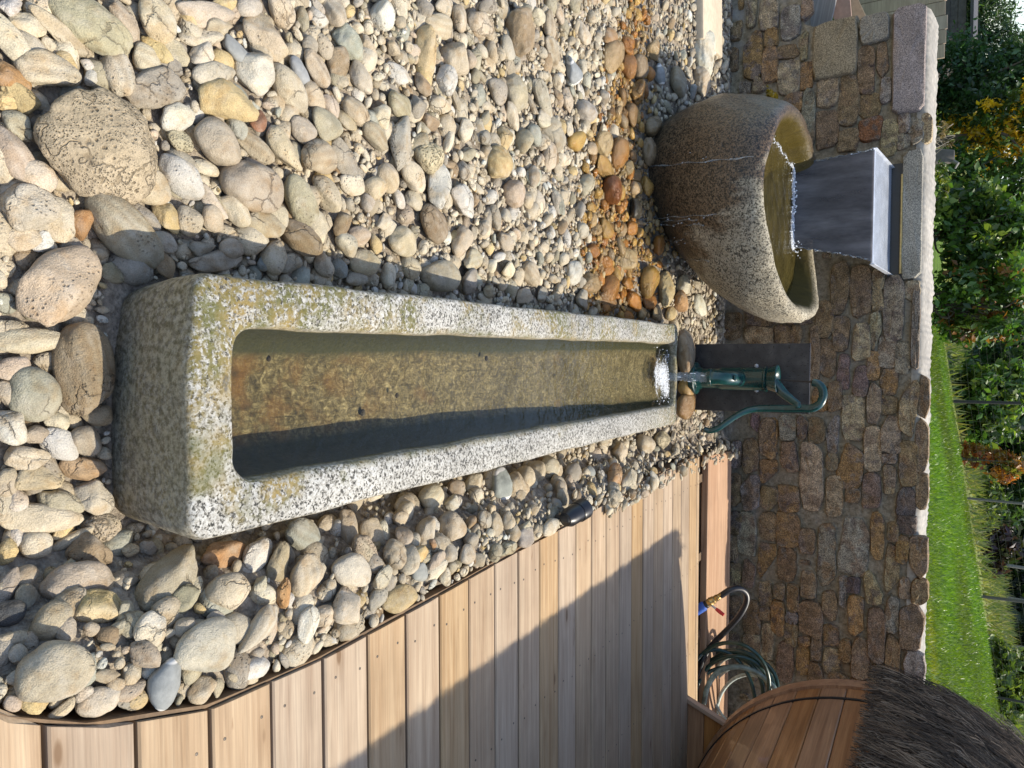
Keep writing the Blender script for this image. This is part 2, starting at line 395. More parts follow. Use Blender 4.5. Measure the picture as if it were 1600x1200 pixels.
def m_water(name, tint, scale, strength, dist=.01, sheet=0, body=None):
    n = NT(name); p = n.pos(scale=(1, 1, .25) if sheet else None)
    h = n.math('ADD', n.noise(p, scale, 4, .55, .8), n.math('MULTIPLY', n.noise(p, scale * 3.1, 2), .35))
    nb = n.bump(h, strength, dist)
    fr = n.n('ShaderNodeFresnel'); fr.inputs[0].default_value = 1.333; n.set(fr.inputs['Normal'], nb)
    tr = n.n('ShaderNodeBsdfTransparent'); n.set(tr.inputs[0], tint)
    gl = n.n('ShaderNodeBsdfGlossy'); gl.inputs['Roughness'].default_value = .03; n.set(gl.inputs['Normal'], nb)
    bk = n.math('SUBTRACT', 1, n.n('ShaderNodeNewGeometry').outputs['Backfacing'])
    mx = n.n('ShaderNodeMixShader'); n.set(mx.inputs[0], n.math('MULTIPLY', fr.outputs[0], bk)); n.set(mx.inputs[1], tr.outputs[0]); n.set(mx.inputs[2], gl.outputs[0])
    last = mx.outputs[0]
    if body:
        df = n.n('ShaderNodeBsdfDiffuse'); n.set(df.inputs[0], n.mix(1, body[0], n.ramp(n.noise(n.pos(scale=(1, 1, .22)), scale * .6, 6, .7), [(.3, .5), (.5, .95), (.7, 1.5)]), 'MULTIPLY'))
        m2 = n.n('ShaderNodeMixShader'); n.set(m2.inputs[0], n.mr(n.noise(p, scale * .7, 5, .65), .3, .7, body[1] * (.45 if sheet else .75), body[1])); n.set(m2.inputs[1], last); n.set(m2.inputs[2], df.outputs[0])
        last = m2.outputs[0]
    n.surf(last)
    return n.m
def m_leaf():
    n = NT('leaf'); c = n.attr('tint')
    b = n.bsdf(c, .42, spec=.5, link=False)
    t = n.n('ShaderNodeBsdfTranslucent'); n.set(t.inputs[0], n.mix(1, c, (1.5, 1.6, .7), 'MULTIPLY'))
    m = n.n('ShaderNodeMixShader'); m.inputs[0].default_value = .35; n.set(m.inputs[1], b); n.set(m.inputs[2], t.outputs[0])
    n.surf(m.outputs[0]); return n.m
def m_tint(name, rough=.8, spec=.3):
    n = NT(name); c = n.attr('tint'); p = n.pos()
    c = n.mix(1, c, n.ramp(n.noise(p, 40, 5, .6), [(.3, .8), (.7, 1.15)]), 'MULTIPLY')
    n.bsdf(c, rough, n.bump(n.noise(p, 80, 4), .2, .004), spec=spec); return n.m
def m_ground(name, a, b, scale):
    n = NT(name); p = n.pos()
    c = n.ramp(n.noise(p, scale, 6, .65), [(.35, a), (.65, b)])
    c = n.mix(1, c, n.ramp(n.noise(p, scale * .07, 3), [(.35, .75), (.65, 1.2)]), 'MULTIPLY')
    n.bsdf(c, .95, n.bump(n.noise(p, scale * 2, 4), .6, .02), spec=.2); return n.m

MS, MP, MVN = m_stone(), m_porous(), m_vein()
MGT, MGB = m_granite(True), m_granite(False)
MWS, MCG, MMO = m_wallstone(), m_capgranite(), m_mortar()
MDK = m_wood('deck_larch', (.325, .212, .118), (.50, .37, .232))
MSL = m_wood('sleeper_wood', (.36, .20, .11), (.52, .335, .21))
MCE = m_wood('cedar_stave', (.23, .098, .036), (.42, .205, .085), .8, .45, False, .15)
MWE = m_wood('weathered_board', (.19, .175, .16), (.33, .31, .285), 1, .85, False)
MEB = m_simple('edging_board', (.15, .095, .05), .8, 0, .3, .3, 40)
MST, MLS = m_darksteel(), m_simple('brushed_steel', (.50, .52, .55), .55, .25, .12, .08, 90)
MGR = m_simple('green_enamel', (.004, .040, .036), .28, 0, .3, .12, 50, coat=.3)
MBL = m_simple('black_plastic', (.014, .015, .018), .38, 0, .2, .05)
MBR = m_simple('brass', (.48, .33, .13), .35, .9, .25, .15)
MRED, MBLU = m_simple('red_grip', (.50, .03, .035), .45), m_simple('blue_fitting', (.04, .11, .42), .4)
MHO = m_simple('green_hose', (.012, .04, .032), .33, 0, .3, .1, 50, coat=.2)
MHP = m_simple('hose_highlight', (.42, .48, .44), .5, 0, .3, .1, 50)  # for the paler loops: wear and highlights of the green hose as colour
MLF, MTI = m_leaf(), m_tint('bark')
MTH = m_tint('thatch', .85)
MWT = m_water('trough_water', (.86, .84, .72), 15, .42, .012)
MWB = m_water('basin_water', (.72, .66, .42), 14, .35, .015, body=((.12, .095, .03), .30))
MWF = m_water('falling_water', (.42, .42, .46), 12, .35, .01, sheet=1, body=((.19, .178, .178), .82))  # streaky grey body stands for what the sheet reflects and refracts
MJET = m_water('water_jet', (.80, .84, .86), 60, .9, .01, sheet=1, body=((.6, .63, .66), .26))
MFO = m_simple('foam', (.86, .88, .9), .3, 0, .05, .3, 200)

# ------------------------------------------------------------------ ground, lawn, meadow
YAW = math.radians(2.7); CY, SY = math.cos(YAW), math.sin(YAW)
DZ = .25                                   # deck level
ED_Y = [-1.0, -.4, .0, .25, .45, .605, .747, .989, 1.298, 1.609, 2.229, 2.719, 3.457, 4.5, 6]
ED_X = [-2.5, -1.6, -.6, .05, .38, .54, .61, .666, .664, .640, .584, .549, .472, .42, .36]
def deck_edge(y): return np.interp(y, ED_Y, ED_X)
def zbed(x, y):
    x = np.asarray(x, float); y = np.asarray(y, float)
    return .03 + .022 * y + .178 * sstep(.28, .52, x) * sstep(0, .4, y) + .06 * sstep(3.8, 4.7, y)
def lawn(x, y):
    return 1.25 + (.08 + .067 * np.clip((y - 5.7) / 9.3, 0, 1)) * np.clip(x, -1, 14) + .046 * (np.minimum(y, 15) - 5.7) + .060 * np.maximum(y - 15, 0)
def terrain(x, y):
    x = np.asarray(x, float); y = np.asarray(y, float)
    h = .50 + (lawn(x, y) - .50) * sstep(-2.62, -2.30, x + .33 * (y - 5.6))
    return -.3 + (h + .3) * sstep(5.60, 5.70, y)
def sheet(name, xs, ys, fz, mat, kind='structure'):
    X, Y = np.meshgrid(xs, ys); Z = fz(X, Y); nx, ny = len(xs), len(ys)
    V = np.stack([X.ravel(), Y.ravel(), Z.ravel()], 1)
    i = np.arange(nx * ny).reshape(ny, nx)
    Fc = np.stack([i[:-1, :-1].ravel(), i[:-1, 1:].ravel(), i[1:, 1:].ravel(), i[1:, :-1].ravel()], 1)
    return tag(mesh(name, V, Fc, mat), kind=kind)
xs = np.concatenate([np.linspace(-200, -20, 8), np.linspace(-18, 24, 85), np.linspace(26, 200, 8)])
ysl = np.concatenate([np.linspace(5.6, 5.7, 4), np.linspace(5.9, 20, 48), np.linspace(21, 80, 30), np.linspace(90, 300, 6)])
MGRS = m_ground('lawn_soil', (.045, .085, .006), (.09, .15, .012), 30)
MMEA = m_ground('meadow', (.09, .12, .025), (.20, .22, .06), 6)
MGV = m_ground('gravel', (.17, .14, .105), (.40, .34, .26), 60)
sheet('lawn', xs, ysl[ysl < 15.6], lambda X, Y: terrain(X, Y), MGRS)
sheet('meadow', xs, ysl[ysl > 15.0], lambda X, Y: terrain(X, Y) - .012, MMEA)
sheet('ground', np.concatenate([np.linspace(-200, -8, 6), np.linspace(-6, 6, 9), np.linspace(8, 200, 6)]),
      np.concatenate([np.linspace(-200, -5, 8), [0, 3, 5.64]]), lambda X, Y: X * 0 - .3, MGV)
gx, gy = np.linspace(-4.6, 2.9, 190), np.linspace(-.2, 5.5, 150)
sheet('gravel_bed', gx, gy, lambda X, Y: np.minimum(zbed(X, Y), np.where(X > deck_edge(Y) - .02, .12, 9)) - .014 + .006 * wob(np.stack([X.ravel(), Y.ravel(), X.ravel() * 0], 1), 60, 3).reshape(X.shape), MGV)

# ------------------------------------------------------------------ deck
deck = empty('wooden_deck', (.64, .676, DZ), YAW, 'pale larch deck of long boards curving along the stone bed', 'deck')
PW, PG = .1485, .1575
def d2w(u, v): return (.64 + u * CY - v * SY, .676 + u * SY + v * CY)
def left_u(v):
    u = 0.
    for _ in range(6):
        x, y = d2w(u, v); u += float(deck_edge(y)) - x
    return u
DIAG = [(1.17, 3.50), (1.87, 4.36)]        # the cut back corner of the deck, deck coordinates
def board_left(v):
    if v > 3.83: return float(np.interp(v, [3.50, 4.36], [1.17, 1.87]))
    return left_u(v)
screws = MB()
JO = [-.35, .12, .62, 1.12, 1.62, 2.12, 2.62]
for j in range(-9, 29):
    v0 = j * PG + .0045; v1 = v0 + PW
    if j == 24: v1 = 3.83
    if j > 24: break
    if v1 - v0 < .03: continue
    jz = rnd.uniform(-.0012, .0012)
    cs = [(v0, -.03), (v0, -.004), (v0 + .004, 0), (v0 + (v1 - v0) * .33, .0008), (v0 + (v1 - v0) * .66, .0008), (v1 - .004, 0), (v1, -.004), (v1, -.03)]
    L = [(board_left(v) + .001 * rnd.random(), v, z + jz) for v, z in cs]; Rr = [(3.1, v, z + jz) for v, z in cs]; m = len(cs)
    mid = [[(l[0] + (r[0] - l[0]) * t, l[1], l[2]) for l, r in zip(L, Rr)] for t in (.33, .66)]
    rows = [L] + mid + [Rr]; V = sum(rows, []); Fc = []
    for a in range(3):
        for i in range(m - 1): Fc.append((a * m + i, a * m + i + 1, (a + 1) * m + i + 1, (a + 1) * m + i))
    Fc += [tuple(range(m))[::-1], tuple(3 * m + i for i in range(m))]
    mesh('plank', V, Fc, MDK, deck, False)
    for u in JO:
        for vv in (v0 + .03, v1 - .03):
            if u > board_left(vv) + .03:
                screws.lathe([(.0035, -.004), (.0038, .0012), (.001, .0015)], (u + rnd.uniform(-.012, .012), vv + rnd.uniform(-.005, .005), jz), 6)
tag(screws.build('screw', m_simple('screw_steel', (.10, .085, .07), .5, .6), deck), kind='stuff')
# joists below, the edging strip along the curve and the trim of the cut corner
jm = MB()
for u in (.12, .62, 1.12, 1.62, 2.12, 2.62): jm.box((u, 2.0, -.09), (.05, 4.5, .115))
jm.build('joist', MEB, deck, False)
ys = np.concatenate([np.linspace(.1, 1.9, 60), np.linspace(1.95, 4.45, 40)])
V = []; Fc = []
for y in ys:
    x = float(deck_edge(y)); s = float((deck_edge(y + .02) - deck_edge(y - .02)) / .04); nx, ny = -1 / math.hypot(1, s), s / math.hypot(1, s)
    w = .009 + .002 * math.sin(y * 9)
    for d, z in ((.003, .02), (.003, DZ - .008), (w, DZ - .007), (w, .02)): V.append((x + nx * d, y + ny * d, z))
for i in range(len(ys) - 1):
    for k in range(4): Fc.append((i * 4 + k, i * 4 + (k + 1) % 4, i * 4 + 4 + (k + 1) % 4, i * 4 + 4 + k))
e = mesh('edging_strip', V, Fc, MEB, None, False); e.parent = deck; e.matrix_parent_inverse = (Matrix.Translation((.64, .676, DZ)) @ Matrix.Rotation(YAW, 4, 'Z')).inverted()
# the sleeper plank between the deck and the wall
sp = MB(); sp.box((0, 0, 0), (2.15, .36, .045), None, .005)
o = tag(sp.build('sleeper_plank', MSL, None, False), 'wide reddish wooden plank lying between the deck and the stone wall', 'plank')
o.location = (1.50, 4.90, .262); o.rotation_euler = (math.radians(10), 0, math.radians(1.3))
sb = MB(); sb.box((0, 0, 0), (2.15, .40, .24)); o2 = tag(sb.build('sleeper_support', MEB, o, False)); o2.location = (0, .02, -.15)

# pale slab at the far left of the bed
sm = MB(); sm.box((0, 0, 0), (.9, .46, .06), None, .012)
o = tag(sm.build('paving_slab', m_simple('pale_slab', (.50, .42, .31), .85, 0, .12, .15, 30)), 'smooth pale paving slab lying at the foot of the stone wall', 'slab')
q = at_z(1100, 15, .2); o.location = (q[0] - .25, q[1] + .08, .20); o.rotation_euler = (0, 0, .12)

# ------------------------------------------------------------------ stone wall
WY = 5.30
def on_wall(px, py): q = at_y(px, py, WY); return q[0], q[2]
prof = [(3.6, -.25), (-3.9, -.25), (-3.9, .62), (-2.475, .68), (-2.445, .74), (-2.43, 1.0), (-2.42, 1.22), (-2.42, 1.395), (3.6, 1.395)]
V = []; Fc = []
for y in (WY, WY + .44):
    for x, z in prof: V.append((x, y, z))
m = len(prof); Fc = [tuple(range(m))[::-1], tuple(range(m, 2 * m))] + [(i, (i + 1) % m, m + (i + 1) % m, m + i) for i in range(m)]
wall = tag(mesh('stone_wall', V, Fc, MMO, None, False), 'long low wall of brown rubble stone with pale capping behind the trough', 'wall')
bm = bmesh.new(); bm.from_mesh(wall.data); bmesh.ops.recalc_face_normals(bm, faces=bm.faces); bm.to_mesh(wall.data); bm.free()
# the mortar bed of the capping: ragged, sloping up to the back
nx = 900; xsn = np.linspace(-2.415, 3.6, nx); V = []; Fc = []
for x in xsn:
    w1 = wob([[x, 0, 0]], 9, 5)[0]; w2 = wob([[x, 1, 0]], 38, 6)[0] * 1.3 + wob([[x, 2, 0]], 110, 4)[0] * .6
    for yy, zz in ((WY - .004 - .006 * w2, 1.36), (WY - .012 - .008 * w1, 1.402 + .006 * w2), (WY + .03, 1.428 + .006 * w1), (WY + .16, 1.450 + .007 * w1 + .004 * w2), (WY + .30, 1.466 + .007 * w2), (WY + .45, 1.455 + .008 * w1), (WY + .46, 1.36)):
        V.append((x, yy, zz))
for i in range(nx - 1):
    for k in range(6): Fc.append((i * 7 + k, i * 7 + 7 + k, i * 7 + 8 + k, i * 7 + k + 1))
mesh('mortar_cap', V, Fc, m_simple('pale_cap_mortar', (.34, .31, .26), .95, 0, .25, .9, 30), wall)

def wall_stone(x0, x1, z0, z1, col, proud=.03, seed=0, sq=.5, name='stone', mat=None, gran=20):
    """rounded rubble stone set in the wall face: outline rings rising to a domed face"""
    r = random.Random(seed); cx, cz = (x0 + x1) / 2, (z0 + z1) / 2; hx, hz = abs(x1 - x0) / 2, abs(z1 - z0) / 2
    n = gran; m = r.randint(5, 8) if sq < 2 else 4; ring = []
    if m == 4: cor = [(-1 + r.uniform(0, .05), -1 + r.uniform(0, .06)), (1 - r.uniform(0, .05), -1 + r.uniform(0, .06)), (1 - r.uniform(0, .05), 1 - r.uniform(0, .06)), (-1 + r.uniform(0, .05), 1 - r.uniform(0, .06))]
    else:
        a0 = r.uniform(0, 6.28); cor = []; ex = 2 / (3.0 + 2.2 * sq)
        for k in range(m):
            t = a0 + 2 * math.pi * (k + r.uniform(-.33, .33)) / m; c, s = math.cos(t), math.sin(t); w = r.uniform(.95, 1.18)
            cor.append((max(-1, min(1, math.copysign(abs(c) ** ex, c) * w)), max(-1, min(1, math.copysign(abs(s) ** ex, s) * w))))
    asp = hx / hz; per = [math.hypot((cor[(k + 1) % m][0] - cor[k][0]) * asp, cor[(k + 1) % m][1] - cor[k][1]) for k in range(m)]; tot = sum(per)
    for k in range(n):                                   # points evenly along the outline, corners slightly eased
        d = (k + .5) / n * tot; j = 0
        while d > per[j] and j < m - 1: d -= per[j]; j += 1
        t = d / max(per[j], 1e-6); A, B = cor[j], cor[(j + 1) % m]; ring.append((A[0] + (B[0] - A[0]) * t, A[1] + (B[1] - A[1]) * t))
    ring = [((ring[k - 1][0] + 9 * ring[k][0] + ring[(k + 1) % n][0]) / 11 + r.uniform(-.035, .035), (ring[k - 1][1] + 9 * ring[k][1] + ring[(k + 1) % n][1]) / 11 + r.uniform(-.055, .055)) for k in range(n)] if sq < 2 else ring
    tilt = r.uniform(-.008, .008); tl2 = r.uniform(-.007, .007)
    b = min(hx, hz); V = []; Fc = []
    for inset, d in ((-.004, -.02), (.000, proud * .35), (.02 * b + .001, proud * .86), (.08 * b + .001, proud * 1.0), (.50 * b, proud * 1.02)):
        fx, fz = max(.1, 1 - inset / hx), max(.1, 1 - inset / hz)
        for X, Z in ring:
            V.append((X * hx * fx, -d - (tilt * X + tl2 * Z if d > 0 else 0) + r.uniform(-.0055, .0055) * (d > .01), Z * hz * fz))
    V.append((0, -proud * 1.1, 0)); c = len(V) - 1
    for a in range(4):
        for k in range(n): Fc.append((a * n + k, a * n + (k + 1) % n, a * n + n + (k + 1) % n, a * n + n + k))
    for k in range(n): Fc.append((4 * n + k, 4 * n + (k + 1) % n, c))
    o = mesh(name, V, Fc, mat or MWS, wall, True, tint=col)
    o.data.set_sharp_from_angle(angle=math.radians(34)); o.location = (cx, WY, cz)
    return o
# stones read off the photograph: up-range, across-range (photo pixels), colour
WALLSTONES = """1122 1142 10 48 n;1144 1159 37 62 n;1167 1182 0 43 t;1188 1216 0 46 t;1220 1249 10 63 g;1254 1268 0 29 n;1252 1261 48 96 t;1197 1215 46 75 o;1164 1191 48 127 o;1193 1215 77 129 o;1216 1248 72 91 n;1218 1249 97 146 t;1252 1269 100 138 o;1342 1365 73 151 n;1373 1387 70 121 n;1278 1310 126 168 t;1312 1340 118 197 n;1343 1375 150 182 n;1343 1377 184 220 r;1377 1391 122 163 g;1377 1402 190 243 t;1277 1310 175 233 n;1312 1343 205 235 n;1255 1273 140 233 g;1228 1252 148 177 o;1405 1420 180 207 g;1421 1440 185 226 g;1442 1454 180 223 t;1404 1420 210 232 g;1143 1153 77 110 n;1157 1172 130 147 g;1180 1197 123 143 t;1124 1140 52 90 n;1126 1142 95 130 g;
1247 1275 460 507 t;1277 1300 470 527 n;1300 1325 410 490 n;1328 1363 417 497 n;1365 1380 423 451 t;1365 1380 454 485 t;1382 1411 428 532 T;1413 1435 442 468 T;1360 1377 487 548 T;1374 1400 525 573 T;1401 1420 535 583 T;1303 1327 495 547 n;1333 1359 507 565 t;1357 1373 551 592 o;1282 1306 532 590 n;1310 1328 555 607 p;1335 1355 572 618 p;1212 1237 510 537 n;1238 1252 510 535 n;1268 1280 510 600 n;1377 1402 578 616 o;1378 1402 618 647 n;1407 1437 592 683 t;1437 1450 588 653 n;1356 1375 597 663 t;1317 1350 615 688 t;1295 1314 597 643 n;1272 1292 605 640 o;1378 1406 649 709 t;1433 1448 658 737 n;1407 1432 690 760 n;1352 1376 667 736 t;1292 1310 648 707 g;1310 1348 691 762 o;1264 1288 655 690 n;1248 1262 650 683 n;1218 1245 648 685 g;1252 1286 690 797 t;1222 1247 690 737 n;1380 1400 711 722 g;1382 1400 727 770 t;1350 1375 740 793 p;1293 1308 710 733 n;1293 1315 745 805 t;1217 1249 758 799 o;1323 1343 764 783 n;1403 1430 764 804 d;1433 1448 740 793 n;1195 1215 655 716 o;
1215 1249 801 853 o;1189 1212 800 846 n;1250 1272 827 863 n;1280 1305 818 918 g;1311 1357 808 899 g;1363 1380 800 872 o;1383 1403 848 928 t;1403 1418 836 878 o;1423 1447 833 902 n;1404 1430 807 831 d;1389 1402 818 843 n;1352 1378 894 941 t;1407 1421 903 933 t;1427 1447 906 942 n;1408 1442 944 1016 n;1384 1402 933 986 g;1358 1381 948 1032 n;1385 1405 991 1060 n;1413 1443 1020 1083 g;1327 1347 929 992 o;1332 1357 997 1057 n;1313 1322 900 946 g;1324 1342 903 923 d;1250 1285 941 992 n;1288 1307 924 967 n;1288 1310 977 1006 o;1288 1312 1014 1050 t;1314 1328 1000 1030 n;1270 1283 990 1028 n;1247 1263 1008 1052 o;1249 1266 995 1006 o;1214 1239 1004 1062 n;1228 1245 974 1007 n;1207 1225 940 992 o;1232 1247 913 955 n;1252 1274 893 932 n;1216 1243 856 906 n;1212 1225 913 933 n;1186 1212 850 903 o;1264 1287 1037 1067 n;1298 1326 1052 1068 n;1138 1153 837 877 t;1155 1181 800 866 g;1141 1157 881 916 t;1162 1180 873 914 p;1188 1205 908 946 t;1162 1188 938 989 n;1190 1203 948 966 n;1192 1207 973 1027 t;1162 1189 992 1019 t;1136 1153 987 1012 n;1141 1157 933 966 n;1165 1207 512 535 t;1162 1184 687 739 n;1175 1187 648 673 p;1189 1214 655 714 n;1158 1186 742 798 g;1188 1215 720 756 o;1189 1215 760 798 n;1144 1158 690 730 g;1142 1157 740 790 n;1130 1158 490 530 n;1165 1210 480 509 n;1216 1244 466 505 n;1140 1160 800 832 n;1230 1246 958 971 g;1170 1186 1024 1062 n;1190 1210 1032 1068 t;1330 1352 1062 1085 n;1362 1380 1040 1068 t"""
WC = dict(n=(.29, .20, .11), t=(.42, .32, .185), g=(.33, .285, .225), o=(.39, .235, .095), r=(.24, .10, .05), p=(.265, .18, .145), d=(.13, .105, .09), T=(.41, .335, .22))
boxes = []
for k, ln in enumerate(WALLSTONES.replace('\n', '').split(';')):
    a, b, c, d, ch = ln.split(); a, b, c, d = map(float, (a, b, c, d))
    (x0, z0), (x1, z1) = on_wall(a, c), on_wall(b, d); xm0 = (on_wall(a, c)[0] + on_wall(b, c)[0]) / 2; xm1 = (on_wall(a, d)[0] + on_wall(b, d)[0]) / 2
    zb = (on_wall(a, c)[1] + on_wall(a, d)[1]) / 2; zt = (on_wall(b, c)[1] + on_wall(b, d)[1]) / 2
    v = rnd.uniform(.85, 1.2); col = np.array(WC[ch]) * v * np.array([1, rnd.uniform(.95, 1.05), rnd.uniform(.9, 1.1)])
    wall_stone(xm0 - .014, xm1 + .014, zb - .012, zt + .012, col, rnd.uniform(.016, .036), k, rnd.uniform(.1, .7)); boxes.append((xm0, xm1, zb, zt))
def cap_stone(a, b, c, d, col, sq, mat, proud=.03):
    x0, z0 = on_wall(a, c); x1, z1 = on_wall(b, d)
    x0 = (on_wall(a, c)[0] + on_wall(b, c)[0]) / 2; x1 = (on_wall(a, d)[0] + on_wall(b, d)[0]) / 2
    zb = (on_wall(a, c)[1] + on_wall(a, d)[1]) / 2; zt = min(1.405, (on_wall(b, c)[1] + on_wall(b, d)[1]) / 2)
    boxes.append((x0, x1, zb, zt)); return wall_stone(x0, x1, zb, zt, col, proud, int(a + c), sq, 'cap_stone', mat, 28)
cap_stone(1394, 1449, 11, 178, (.30, .245, .215), 2.6, MCG, .045)['label'] = 'long pinkish granite block capping the broken end'
cap_stone(1409, 1446, 233, 438, (.27, .25, .205), 2.4, MCG, .05)['label'] = 'granite lintel block above the water spout'
cap_stone(1423, 1448, 450, 585, (.24, .195, .145), 1.0, MWS, .04)
cap_stone(1271, 1341, 33, 122, (.285, .225, .14), 1.8, MCG, .05)['label'] = 'large square granite block at the broken end'
cap_stone(1342, 1391, 25, 69, (.27, .235, .18), 1.2, MCG, .05)
# smaller stones wherever the face is still bare (behind the basin, the barrel and the plate)
k = 0
for tr_ in range(9000):
    w = rnd.uniform(.03, .15); h = rnd.uniform(.024, .085); x = rnd.uniform(-3.7, 3.4); z = rnd.uniform(.0, 1.36)
    if x < -2.34 and z > .58: continue
    if -1.55 < x < -.68 and 1.13 < z < 1.33: continue
    b = (x - w / 2, x + w / 2, z - h / 2, z + h / 2)
    if any(b[0] < q[1] + .007 and b[1] > q[0] - .007 and b[2] < q[3] + .006 and b[3] > q[2] - .006 for q in boxes): continue
    boxes.append(b); k += 1
    vis = -2.6 < x < 1.9
    wall_stone(*b, np.array(WC[rnd.choice('nntgop')]) * rnd.uniform(.8, 1.15), rnd.uniform(.012, .028), 900 + tr_, rnd.uniform(.1, .7), gran=14)
    if k >= 128: break

# ------------------------------------------------------------------ granite trough
TY = math.radians(2.5)
trough = empty('granite_trough', (.058, .890, 0), TY, 'long pale granite trough full of clear water with lichen on its near rim', 'trough')
def rrect(hw0, hw1, v0, v1, rad, n=40, nc=8):
    """rounded rectangle outline, anticlockwise from the near right corner; hw0/hw1 half widths near/far"""
    P = []
    def hw(v): return hw0 + (hw1 - hw0) * (v - v0) / (v1 - v0)
    cor = [(hw(v0) - rad, v0 + rad, -90), (hw(v1) - rad, v1 - rad, 0), (-hw(v1) + rad, v1 - rad, 90), (-hw(v0) + rad, v0 + rad, 180)]
    for i, (cx, cy, a0) in enumerate(cor):
        for k in range(nc + 1):
            a = math.radians(a0 + 90 * k / nc); P.append((cx + rad * math.cos(a), cy + rad * math.sin(a)))
        nx_, ny_, na = cor[(i + 1) % 4]
        e0 = P[-1]; a = math.radians(na); e1 = (nx_ + rad * math.cos(a), ny_ + rad * math.sin(a))
        m = n if i in (0, 2) else 10
        for k in range(1, m): P.append((e0[0] + (e1[0] - e0[0]) * k / m, e0[1] + (e1[1] - e0[1]) * k / m))
    return P
L1 = 2.975
rings = [(0.03, -.08, .05, 1), (.012, .05, .055, 1), (.004, .17, .05, 1), (0, .270, .045, 1), (.001, .286, .045, 1), (.005, .296, .042, 1), (.013, .3005, .04, 1), (.055, .302, .04, 1), (.085, .3005, .045, 1), (.098, .296, .05, 1), (.104, .285, .05, 1), (.106, .268, .05, 1), (.112, .22, .055, 1), (.126, .178, .06, 1), (.146, .156, .06, 1), (.172, .148, .05, 1), (.21, .146, .03, 1)]
V = []; N = None
for ins, z, rad, _ in rings:
    fe = ins * .36 if ins > .05 else min(ins, .018)
    P = rrect(.257 - ins, .266 - ins, ins, L1 - fe, rad); N = len(P)
    V += [(x, y, z) for x, y in P]
V = np.array(V); m = len(rings); Fc = []
d = wob(V, 22, 21) * .0035 + wob(V, 70, 22) * .002 + wob(V, 6, 23) * .004
top = np.repeat([r[0] for r in rings], N)
idx = np.repeat(np.arange(m), N); dp = (idx >= 11) & (V[:, 2] < .274)
V[:, 2] = np.where(dp, .274 - (.274 - V[:, 2]) * (1 - .60 * sstep(.8, 2.9, V[:, 1])), V[:, 2])      # bed raised towards the pump, imitating how refraction lifts it
V[:, 2] += d * (V[:, 2] > 0); V[:, 0] += wob(V, 25, 24) * .003 + wob(V, 5, 25) * .004; V[:, 1] += wob(V, 30, 26) * .003
# the near left corner has slumped outwards with age
cr = np.exp(-((V[:, 0] + .24) ** 2 + (V[:, 1] - .05) ** 2) / .02); V[:, 2] -= cr * .012 * (V[:, 2] > .2); V[:, 1] += cr * .03
for a in range(m - 1):
    for k in range(N): Fc.append((a * N + k, a * N + (k + 1) % N, (a + 1) * N + (k + 1) % N, (a + 1) * N + k))
Fc.append(tuple((m - 1) * N + k for k in range(N)))
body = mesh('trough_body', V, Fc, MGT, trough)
# the water: a rippling sheet
nu, nv = 24, 190
us = np.linspace(-1, 1, nu); vs = np.linspace(.098, L1 - .033, nv); V = []
for v in vs:
    for u in us:
        hw = (.257 + .009 * v / L1 - .1015); dist = v - (L1 - .20)
        z = .274 + .0012 * math.sin(60 * v + 8 * u) * math.exp(-abs(dist) * 1.2) + .0006 * math.sin(35 * v - 20 * u) + .0011 * math.exp(-dist * dist / .10) * math.sin(70 * math.hypot(u * .15, dist))
        V.append((u * hw, v, z))
i = np.arange(nu * nv).reshape(nv, nu)
Fc = np.stack([i[:-1, :-1].ravel(), i[:-1, 1:].ravel(), i[1:, 1:].ravel(), i[1:, :-1].ravel()], 1)
wtr = mesh('water', V, Fc, MWT); wtr.location = trough.location; wtr.rotation_euler = (0, 0, TY); tag(wtr, kind='structure')

for (px, py, sz, lb) in ((620, 618, .012, 'small black pebble under water in the middle of the trough'), (567, 645, .017, 'larger dark pebble under water near the shaded side of the trough'), (420, 560, .012, 'dark pebble under water near the lichened end of the trough'), (760, 560, .015, 'dark pebble under water towards the pump end of the trough')):
    q = at_z(px, py, .152 + .02 * (px > 600) + .015 * (px > 700)); V, Fq = ICO[3]; sz *= .62; V = V * np.array([sz, sz * .7, sz * .55]) * (1 + .08 * wob(V, 3, px))[:, None]
    o = tag(mesh('submerged_pebble', V, Fq, MS, tint=(.06, .05, .04), wet=0.), lb, 'pebble', 'dark pebbles on the trough floor'); o.location = q

# ------------------------------------------------------------------ stone basin
BC = Vector((0, 4.30, 0))
zt_ = [-.05, .03, .10, .19, .28, .41, .50, .62, .72, .81, .90]
xl_ = [-1.46, -1.50, -1.545, -1.595, -1.625, -1.645, -1.645, -1.63, -1.59, -1.545, -1.50]
xr_ = [-1.08, -1.02, -.90, -.765, -.66, -.535, -.475, -.41, -.385, -.378, -.40]
ay_ = [.30, .345, .40, .455, .50, .545, .57, .58, .565, .545, .52]
NP = 110
def rimh(t):   # rim height around the bowl: dips in front where it spills
    s = math.sin(t); c = math.cos(t)
    return .742 + .055 * sstep(-.9, .9, s) + .11 * max(0, c) ** 1.3 * (.75 + .25 * s) + .055 * max(0, -c) ** 1.5 - .012 * math.exp(-((s + 1) / .05) ** 2)
V = []; inner = []
def bring(t, z, f):
    xl, xr, ay = np.interp(z, zt_, xl_), np.interp(z, zt_, xr_), np.interp(z, zt_, ay_)
    c, s = math.cos(t), math.sin(t); e = .93 if s < 0 else .93 - .2 * min(1, s * 3); ay = ay * (1 + .30 * max(0, s) ** .5)
    return ((xl + xr) / 2 + (xr - xl) / 2 * f * math.copysign(abs(c) ** e, c), 4.30 + ay * f * math.copysign(abs(s) ** e, s), z)
K = 15
prof_in = [(.985, .0), (.95, .012), (.90, .004), (.865, -.02), (.84, -.06), (.81, -.12), (.74, -.20), (.60, -.27), (.35, -.30), (.05, -.31)]
